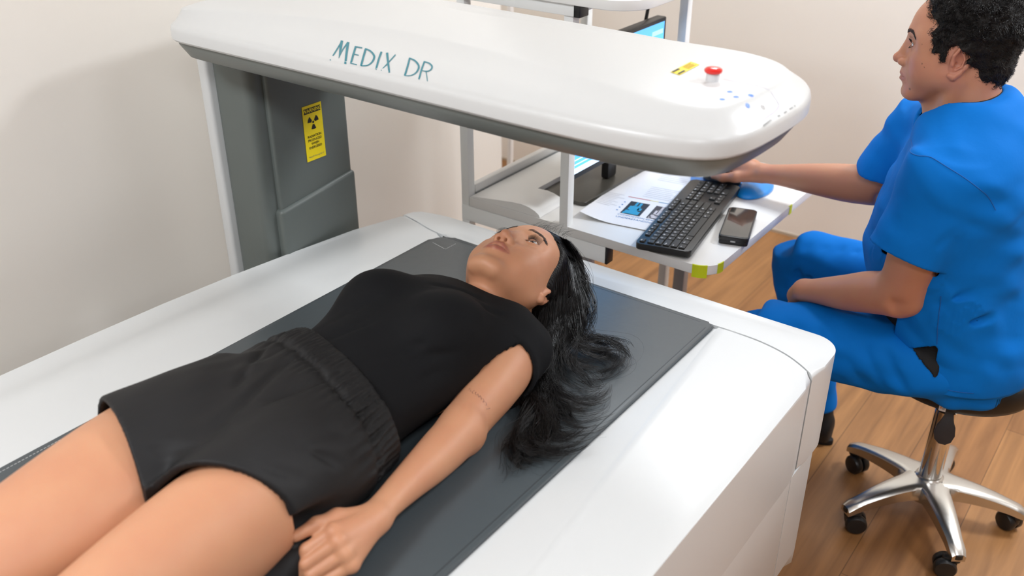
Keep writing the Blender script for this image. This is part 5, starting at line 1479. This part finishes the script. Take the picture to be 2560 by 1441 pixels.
st5 = np.concatenate([hair_between(SD, 1700, 34, 15, .0022, .0012, MZ, 1, .001, .1), hair_between(SD0, 900, 34, 16, .0016, .0010, None, 1, .001, .1)])
allst = lift_out(np.concatenate([st1, st3, st4, st5])); strands_obj('hair_strands', allst, .00042, .00018, M_hair, hairo)
strands_obj('stray_hairs', np.concatenate([st2[:, :30], np.array(fz)]), .00020, .00010, M_hair, hairo)

# ------------------------------------------------------------------ the seated person at the workstation
MR = orth([[.210, -.012, -.978], [-.977, .029, -.210], [.030, .999, -.006]])
mf = Frame(MR, (-.432, 2.100, 1.222), 1.03)
M_skinM = skin_mat('skin_tan', rgb(192, 136, 106), rgb(158, 84, 72), rgb(178, 108, 96), rgb(60, 44, 38), rough=.45)
parts = []
F = Field((-.60, 1.96, 1.02), (-.28, 2.24, 1.365), .0016)
m_up, m_lw = head_field(F, mf, True)
MHEAD = F.D.copy()
F.add(cone((-.395, 2.100, 1.165), (-.375, 2.095, 1.040), .058, .066), .03)
F.add(cone((-.452, 2.102, 1.128), (-.430, 2.098, 1.050), .028, .034), .045)
F.add(cone((-.405, 2.045, 1.160), (-.420, 2.050, 1.060), .014, .016), .03)
V, Q = F.mesh(); V = relax(V, Q, 1); parts.append((V, Q)); nh = len(V)
# left arm resting on the thigh
F = Field((-.74, 1.82, .470), (-.28, 2.12, 1.06), .0028)
F.add(loft((-.365, 1.930, 1.000), (-.398, 1.925, .735), (1, 0, 0), [(0, 0, 0, .060, .060), (.4, 0, 0, .060, .058), (.8, 0, 0, .052, .052), (1, 0, 0, .048, .046)], .03), .03)
F.add(sph((-.382, 1.925, .722), .034), .03)
F.add(loft((-.400, 1.925, .728), (-.632, 2.010, .628), (0, 0, 1), [(0, 0, 0, .046, .046), (.25, .004, 0, .047, .045), (.55, 0, 0, .040, .038), (.85, 0, 0, .029, .030), (1, 0, 0, .024, .029)], .02), .04)
F.add(cone((-.632, 2.010, .628), (-.655, 2.050, .588), .026, .026), .02)
for k in range(4):
    b = (-.672 + .010 * k, 2.074 + .005 * k, .548 + .002 * k)
    finger(F, [(-.660 + .006 * k, 2.058, .580), b, (b[0] + .002, b[1] + .008, b[2] - .036), (b[0] + .006, b[1] + .006, b[2] - .060)], (.015, .0115, .0095, .0075), .010)
finger(F, [(-.655, 2.062, .600), (-.640, 2.088, .572), (-.640, 2.094, .540)], (.015, .0115, .009), .01)
V, Q = F.mesh(); V = relax(V, Q, 1); parts.append((V, Q))
# right arm reaching to the mouse
F = Field((-1.085, 2.15, .735), (-.44, 2.335, 1.06), .0024)
F.add(loft((-.490, 2.235, 1.000), (-.560, 2.245, .835), (1, 0, 0), [(0, 0, 0, .058, .056), (1, 0, 0, .048, .048)], .03), .03)
F.add(loft((-.560, 2.245, .830), (-.872, 2.262, .786), (0, 0, 1), [(0, 0, 0, .047, .046), (.25, 0, 0, .047, .045), (.55, .001, 0, .038, .038), (.85, .001, 0, .0260, .029), (1, 0, 0, .0225, .028)], .02), .04)
F.add(cone((-.872, 2.262, .786), (-.905, 2.272, .788), .024, .025), .02)
KN = [(-.958, 2.258, .789), (-.964, 2.278, .792), (-.960, 2.297, .787), (-.950, 2.314, .778)]
for kx, r_ in zip(KN, (.0145, .0145, .0135, .0125)): F.add(cone((-.900, 2.272 + (kx[1] - 2.285) * .45, .787), kx, .019, r_), .016)
for kx, L_, r_ in zip(KN, (.048, .052, .048, .038), (.0098, .0100, .0095, .0085)):
    finger(F, [kx, (kx[0] - L_ * .75, kx[1] - .002, kx[2] - .003), (kx[0] - L_ * 1.35, kx[1] - .003, kx[2] - .016), (kx[0] - L_ * 1.75, kx[1] - .003, kx[2] - .028)], (r_ * 1.15, r_, r_ * .88, r_ * .75), .006)
finger(F, [(-.885, 2.250, .780), (-.925, 2.232, .772), (-.958, 2.228, .764), (-.990, 2.240, .757)], (.0175, .0135, .0110, .0082), .012)
V, Q = F.mesh(); V = relax(V, Q, 1); parts.append((V, Q))
# trunk and legs inside the clothes
F = Field((-.88, 1.86, .05), (-.14, 2.42, 1.10), .0060)
F.add(loft((-.285, 2.14, .53), (-.385, 2.09, 1.08), (.21, -.98, 0), [(0, 0, 0, .16, .12), (.4, 0, -.01, .165, .13), (.8, 0, 0, .18, .10), (1, 0, 0, .10, .06)], .04), .02)
F.add(cone((-.385, 2.02, 1.02), (-.37, 1.94, .99), .055, .055), .04); F.add(cone((-.42, 2.16, 1.02), (-.485, 2.23, .99), .055, .055), .04)
for hp_, kn_, an_ in (((-.30, 2.03, .56), (-.70, 1.950, .545), (-.700, 2.00, .11)), ((-.30, 2.25, .56), (-.765, 2.325, .555), (-.655, 2.325, .11))):
    F.add(cone(hp_, kn_, .066, .040), .03); F.add(cone(kn_, an_, .040, .032), .03)
V, Q = F.mesh(); parts.append((relax(V, Q, 2), Q))
VV = np.concatenate([p[0] for p in parts]); o_ = 0; QQ = []
for p in parts: QQ.append(p[1] + o_); o_ += len(p[0])
QQ = np.concatenate(QQ)
mbody = link_mesh('person', np_mesh('person', VV, QQ), M_skinM)
tag(mbody, 'person with short curly black hair in blue scrubs seated on the rolling stool', 'person')
lip = np.zeros(len(VV)); red = np.zeros(len(VV)); dk = np.zeros(len(VV)); a_, b_ = lip_mask(VV[:nh], mf, m_up, m_lw); lip[:nh] = a_ * .9; red[:nh] = b_
Lm = (VV[:nh] - mf.t) @ mf.R / mf.k
for (mx_, my_, mz_, r_) in ((.028, -.089, .069, .0022), (.047, -.030, .055, .0012), (.050, -.036, .050, .0010), (.044, .006, .062, .0010)):
    dk[:nh] = np.maximum(dk[:nh], np.clip(1.4 - np.linalg.norm(Lm[:, 1:] - np.array([my_, mz_]), axis=1) / r_, 0, 1) * (Lm[:, 0] > .01))
bd = np.clip(1 - (((Lm[:, 1] + .085) / .045) ** 2 + ((Lm[:, 2] - .05) / .06) ** 2), 0, 1) * .10
dk[:nh] = np.maximum(dk[:nh], bd)
set_paint(mbody.data, lip, red, dk)
eye_objs(mf, mbody, look=(.02, -.30, 1))
brow_lash(mf, mbody, 1.5, True)

# hair: short and curly
F = Field((-.60, 1.96, 1.02), (-.28, 2.24, 1.365), .0016); F.D = MHEAD - .0035
F.add(mf.ell((0, .034, -.018), (.0800, .0900, .1020)), .01)
F.add(mf.ell((0, -.030, -.062), (.060, .050, .046)), .03)
F.add(mf.ell((0, -.070, -.058), (.046, .030, .030)), .03)
x_, y_, z_ = F.sl(F.lo, F.lo + F.h * F.n, 0)[1]
lx, ly, lz = mf.loc(x_, y_, z_)
zl = np.where(ly > -.006, .040 + .28 * ly, np.where(ly > -.020, .028, -.030 + .35 * (ly + .02)))
zl = zl - .012 * np.exp(-((ly - .045) / .012) ** 2) * (np.abs(lx) > .03)
F.D = smax(F.D, ((lz - zl) * .9).astype(np.float32), .006)
F.inter(lambda x, y, z: 1.130 - z + .25 * (x + .35) + 0 * y, .004)
F.sub(mf.ell((.078, -.016, -.004), (.022, .027, .020)), .005); F.sub(mf.ell((-.078, -.016, -.004), (.022, .027, .020)), .005)
ch = vnoise(41, 75, 75, 75); ch2 = vnoise(42, 150, 150, 150)
F.disp(lambda x, y, z: .0030 * ch(x, y, z) + .0022 * ch2(x, y, z))
V, Q = F.mesh(); V = relax(V, Q, 1)
me = np_mesh('hair', V, Q); mh = link_mesh('hair', me, mat('curly_hair', rgb(16, 13, 12), .62, spec=.3), mbody)
me.update(); N = np.zeros(len(me.vertices) * 3); me.vertices.foreach_get('normal', N); N = N.reshape(-1, 3)
rg = np.random.RandomState(6); Lh = (V - mf.t) @ mf.R / mf.k
cand = np.where((N @ (V.mean(0) - V.mean(0)) == 0) & (np.einsum('ij,ij->i', N, V - V3(*mf.p((0, .0, -.02)))) > 0))[0]
idx = rg.choice(cand, 14000); P0 = V[idx]; N0 = N[idx]
flow = vnoise(51, 45, 45, 45); flow2 = vnoise(52, 45, 45, 45); flow3 = vnoise(53, 45, 45, 45)
T0 = np.stack([flow(P0[:, 0], P0[:, 1], P0[:, 2]), flow2(P0[:, 0], P0[:, 1], P0[:, 2]), flow3(P0[:, 0], P0[:, 1], P0[:, 2]) - .35], 1)
T0 -= N0 * (T0 * N0).sum(1)[:, None]; T0 /= np.maximum(np.linalg.norm(T0, axis=1, keepdims=True), 1e-6)
B0 = np.cross(N0, T0)
tt = np.linspace(0, 1, 12)[None, :, None]
ang = rg.uniform(1.5, 4.5, len(idx))[:, None, None] * tt
edge = np.clip((.040 + .28 * Lh[idx, 1] - Lh[idx, 2]) / .03, 0, 1)
Ls = (rg.uniform(.006, .015, len(idx)) * np.where(Lh[idx, 1] > .03, 1.0, .45))[:, None, None]
R_ = Ls / 2.2
ST = P0[:, None, :] + N0[:, None, :] * (Ls * .55 * np.sin(tt * 2.6)) + T0[:, None, :] * (R_ * np.sin(ang) + Ls * .5 * tt) + B0[:, None, :] * (R_ * (1 - np.cos(ang)) * .8)
strands_obj('hair_strands', ST, .00034, .00014, M_hair, mh)

# scrubs
M_scrub = mat('blue_scrub_cloth', rgb(0, 112, 202), .78, bump=(26, .35, .004, (1, 1, .6)), spec=.15)
w1 = vnoise(61, 8, 8, 12); w2 = vnoise(62, 20, 20, 26); w3 = vnoise(63, 12, 12, 30)
M_under = mat('black_undershirt', rgb(14, 14, 16), .8)
TA, TB, TU = (-.285, 2.135, .47), (-.380, 2.085, 1.132), (.21, -.98, 0)
TS = [(0, 0, .000, .205, .150), (.12, 0, .004, .212, .168), (.26, 0, -.008, .205, .172), (.42, 0, -.026, .200, .178), (.60, 0, -.020, .200, .168), (.74, 0, -.006, .208, .150), (.86, 0, .006, .188, .122), (.94, 0, .010, .135, .095), (1.0, 0, .012, .085, .072)]
tor = loft(TA, TB, TU, TS, .02)
lo, hi = (-.64, 1.80, .47), (-.10, 2.42, 1.18)
F = Field(lo, hi, .0034)
F.add(tor, .02)
F.add(cone((-.400, 2.020, 1.050), (-.378, 1.945, 1.010), .060, .070), .06)
F.add(cone((-.430, 2.150, 1.040), (-.485, 2.225, 1.000), .060, .068), .06)
FT = F.D.copy()
F.add(loft((-.372, 1.945, 1.035), (-.402, 1.905, .800), (1, 0, .0), [(0, 0, 0, .066, .060), (.3, 0, 0, .074, .068), (.7, 0, 0, .078, .072), (1, 0, 0, .080, .074)], .01), .045)
F.add(loft((-.485, 2.225, 1.020), (-.560, 2.240, .850), (1, 0, 0), [(0, 0, 0, .066, .062), (1, 0, 0, .072, .070)], .01), .045)
for a, b, r0_, r1_, k_ in [
    ((-.27, 1.885, .96), (-.34, 1.86, .88), .006, .003, .03), ((-.40, 1.845, 1.02), (-.44, 1.84, .92), .004, .002, .02),
    ((-.22, 1.92, .80), (-.36, 1.93, .72), .005, .003, .03), ((-.19, 1.96, .73), (-.34, 1.925, .68), .006, .003, .03),
    ((-.46, 2.00, .86), (-.40, 1.94, .76), .005, .003, .03), ((-.52, 2.05, .70), (-.44, 1.95, .64), .006, .003, .03), ((-.24, 1.90, .88), (-.20, 2.0, .95), .005, .002, .03),
    ((-.33, 1.925, .60), (-.22, 1.95, .585), .004, .003, .02), ((-.38, 1.95, .63), (-.30, 1.925, .60), .005, .003, .02)]:
    F.crease(a, b, r0_ * 2.4, .010)
F.crease((-.350, 1.925, .80), (-.262, 1.945, .99), .014, .012)
F.disp(lambda x, y, z: .0050 * w1(x, y, z) + .0044 * w2(x + .4 * z, y, z) + .0034 * w3(x, y, z + .5 * x))
D0 = F.D.copy()
# hem, sleeves' ends, v-neck, side slit
x_, y_, z_ = F.sl(F.lo, F.lo + F.h * F.n, 0)[1]
X, Y, Z = np.broadcast_arrays(x_, y_, z_)
near_ = Y < 2.03
zfront = np.where(X < -.400, .690, .590 + (X + .395) * .55)
zhem = np.where(near_, np.where(X > -.300 + (Z - .60) * -.10, .525, zfront), np.where(X < -.335, .62, .525))
cut = zhem - Z
slit = np.full_like(cut, 1.0)
F.D = np.maximum(F.D, np.where(Y < 2.35, cut, cut).astype(np.float32))
F.D = np.maximum(F.D, (-slit).astype(np.float32))
sleeveL = (FT > .004) & (Y < 1.98) & (Z < .99)
cutL = (.832 + (X + .40) * -.22 - (Y - 1.90) * .30) - Z
F.D = np.where(sleeveL, np.maximum(F.D, cutL), F.D).astype(np.float32)
sleeveR = (FT > .004) & (Y > 2.16) & (Z < 1.0) & (X < -.45)
F.D = np.where(sleeveR, np.maximum(F.D, (.868 - Z)), F.D).astype(np.float32)
F.sub(ell((-.430, 2.092, 1.150), (.108, .086, .092), roty(-30)), .004)
hx, hy, hz = mf.loc(x_, y_, z_)
vn = np.maximum(np.abs(hx - .004) - np.clip((hy + .245) * .50, -.01, .070), -(hz + .02)) + np.zeros_like(X)
F.D = np.maximum(F.D, -(vn.astype(np.float32)))
CUT = np.maximum(cut, -slit).astype(np.float32); CUT = np.where(sleeveL, np.maximum(CUT, cutL), CUT); CUT = np.where(sleeveR, np.maximum(CUT, .868 - Z), CUT)
CUT = np.maximum(CUT, -ell((-.430, 2.092, 1.150), (.108, .086, .092), roty(-30))[0](x_, y_, z_)).astype(np.float32); CUT = np.maximum(CUT, -vn).astype(np.float32)
F.D = np.maximum(F.D, -(D0 + .0090))
i0 = len(parts[0][0]); i1 = i0 + len(parts[1][0]); i2 = i1 + len(parts[2][0]); sel_ = np.ones(len(VV), bool); sel_[i0:i1] = VV[i0:i1, 2] > .80; sel_[i1:i2] = VV[i1:i2, 2] > .885
VV = push_in(VV, F, D0, CUT, .016, .03, sel_); TOPF, TOPD, TOPC = F, D0, CUT
V, Q = F.mesh(); V = relax(V, Q, 1)
top_ = link_mesh('scrub_top', np_mesh('scrub_top', V, Q), M_scrub, mbody)
tb_ = BVHTree.FromPolygons([Vector(v) for v in V], Q.tolist())
def seam_on_top(pts, r=.0011):
    bm = BM(); P = []
    for p in catmull([(x, 0, z) for x, z in pts], 8):
        h = tb_.ray_cast(Vector((p.x, 1.6, p.z)), Vector((0, 1, 0)))
        if h[0] is not None: P.append(h[0] + h[1] * .0002)
    tube(bm, P, r, 6); from_bm('seam', bm, M_seam, top_)
M_seam = mat('blue_seam', rgb(0, 92, 170), .8)
seam_on_top([(-.454, 1.048), (-.419, 1.050), (-.386, 1.052), (-.331, 1.031), (-.288, 1.001), (-.262, .962)])
seam_on_top([(-.318, .76), (-.312, .70), (-.305, .645)])
seam_on_top([(-.290, .545), (-.255, .543), (-.215, .545)])
# black undershirt under it
F = Field(lo, hi, .0050)
F.D = D_ = None or F.D
F.add(loft(TA, TB, TU, [(a, b, c, d - .016, e - .016) for a, b, c, d, e in TS], .02), .02)
F.add(cone((-.400, 2.020, 1.050), (-.378, 1.945, 1.010), .040, .046), .06); F.add(cone((-.430, 2.150, 1.040), (-.485, 2.225, 1.000), .040, .046), .06)
F.disp(lambda x, y, z: .0045 * w1(x, y, z) + .0030 * w2(x + .4 * z, y, z))
F.sub(ell((-.402, 2.096, 1.168), (.074, .070, .078)), .004)
F.inter(lambda x, y, z: (.555 - z) + 0 * x + 0 * y, .002)
F.inter(lambda x, y, z: np.minimum(2.03 - y, z - .95) + 0 * x, .002)
V, Q = F.mesh(); V = push_in(relax(V, Q, 1), TOPF, TOPD, TOPC, .012, .05); link_mesh('undershirt', np_mesh('undershirt', V, Q), M_under, mbody)

# trousers
F = Field((-.90, 1.82, .05), (-.10, 2.46, .76), .0040)
F.add(loft((-.275, 2.14, .475), (-.30, 2.13, .72), (.21, -.98, 0), [(0, 0, 0, .190, .140), (.3, 0, 0, .198, .150), (1, 0, -.01, .180, .145)], .04), .02)
F.add(loft((-.26, 2.010, .555), (-.705, 1.950, .532), (0, 0, 1), [(0, 0, 0, .075, .092), (.25, -.004, 0, .086, .098), (.55, -.004, 0, .084, .094), (.85, 0, 0, .072, .080), (1, 0, 0, .066, .070)], .05), .03)
F.add(loft((-.705, 1.950, .535), (-.700, 2.000, .085), (1, 0, 0), [(0, 0, 0, .070, .066), (.3, .004, 0, .070, .068), (.7, 0, 0, .066, .064), (1, 0, 0, .066, .066)], .01), .03)
F.add(loft((-.28, 2.255, .560), (-.765, 2.330, .566), (0, 0, 1), [(0, 0, 0, .080, .092), (.3, 0, 0, .084, .096), (.7, 0, 0, .076, .084), (1, 0, 0, .066, .070)], .05), .03)
F.add(loft((-.768, 2.330, .570), (-.655, 2.330, .100), (1, 0, 0), [(0, 0, 0, .068, .066), (.3, .010, 0, .076, .070), (.7, .006, 0, .072, .068), (1, 0, 0, .068, .066)], .01), .03)
F.sub(cone((-.45, 2.14, .66), (-.80, 2.13, .62), .030, .040), .05)
for k in range(5):
    F.crease((-.540 - .045 * k, 2.275, .665 - .010 * k), (-.650 - .024 * k, 2.235, .46 - .02 * k), .010, .011)
for k in range(4):
    F.crease((-.42 - .05 * k, 1.905, .625), (-.32 - .05 * k, 1.900, .49), .006, .011)
F.disp(lambda x, y, z: .0055 * w1(x, y, z) + .0050 * w2(x + .4 * z, y, z) + .0032 * w3(x, y, z))
F.inter(lambda x, y, z: (.09 - z) + 0 * x + 0 * y, .003)
# seat plane
X, Y, Z = np.broadcast_arrays(*F.sl(F.lo, F.lo + F.h * F.n, 0)[1])
rr_ = np.sqrt((X - SX) ** 2 + (Y - SY) ** 2)
F.D = np.where(rr_ < .215, np.maximum(F.D, (SEATZ + .002 - Z)), F.D).astype(np.float32)
D0 = F.D.copy(); VV = push_in(VV, F, D0, np.full(D0.shape, -1, np.float32) + np.where(Z < .12, 2, 0).astype(np.float32), .009, .03, np.arange(len(VV)) >= i2)
mbody.data.vertices.foreach_set('co', VV.astype(np.float32).ravel()); mbody.data.update()
V, Q = F.mesh(); V = relax(V, Q, 1)
link_mesh('trousers', np_mesh('trousers', V, Q), M_scrub, mbody)
# dark shirt tail showing in the side slit
FP = Field(F.lo, F.lo + F.h * (F.n - 1), F.h); FP.D = D0 - .0045
tri_ = np.maximum(np.maximum(-(Z - .566) + 0 * X, (X + .288)), .566 + (-.292 - X) * .78 - Z)
tri_ = np.maximum(np.maximum(tri_, Z - .68), np.maximum(Y - 2.0, -.40 - X)) 
FP.D = np.maximum(np.maximum(FP.D, tri_), -(D0 + .004)).astype(np.float32)
V, Q = FP.mesh(); link_mesh('shirt_tail', np_mesh('shirt_tail', relax(V, Q, 1), Q), M_under, mbody)
# shoes
M_shoe = mat('black_shoe', rgb(18, 18, 20), .6, bump=(150, .3, .001)); M_sole = mat('black_sole', rgb(12, 12, 12), .7)
for (hx_, hy_) in ((-.615, 2.325), (-.665, 2.005)):
    F = Field((hx_ - .28, hy_ - .07, -.005), (hx_ + .06, hy_ + .07, .14), .0034)
    F.add(loft((hx_ + .030, hy_, .040), (hx_ - .245, hy_ - .005, .032), (0, 1, 0), [(0, 0, 0, .030, .045), (.2, 0, .004, .037, .055), (.5, 0, 0, .040, .048), (.8, 0, -.004, .046, .034), (1, 0, -.006, .032, .022)], .02), .01)
    F.add(cone((hx_ - .010, hy_, .060), (hx_ - .012, hy_, .100), .036, .036), .03)
    F.inter(lambda x, y, z: .014 - z + 0 * x + 0 * y, .003)
    V, Q = F.mesh(); sh_ = link_mesh('shoe', np_mesh('shoe', relax(V, Q, 1), Q), M_shoe, mbody)
    bm = BM(); prism(bm, [(hx_ - .11 + (.150) * math.cos(a) , hy_ + (.043 - .006 * math.cos(a) * 1.0) * math.sin(a)) for a in [2 * math.pi * i / 36 for i in range(36)]], .001, .018, .003, .002, seg=2)
    from_bm('sole', bm, M_sole, sh_)
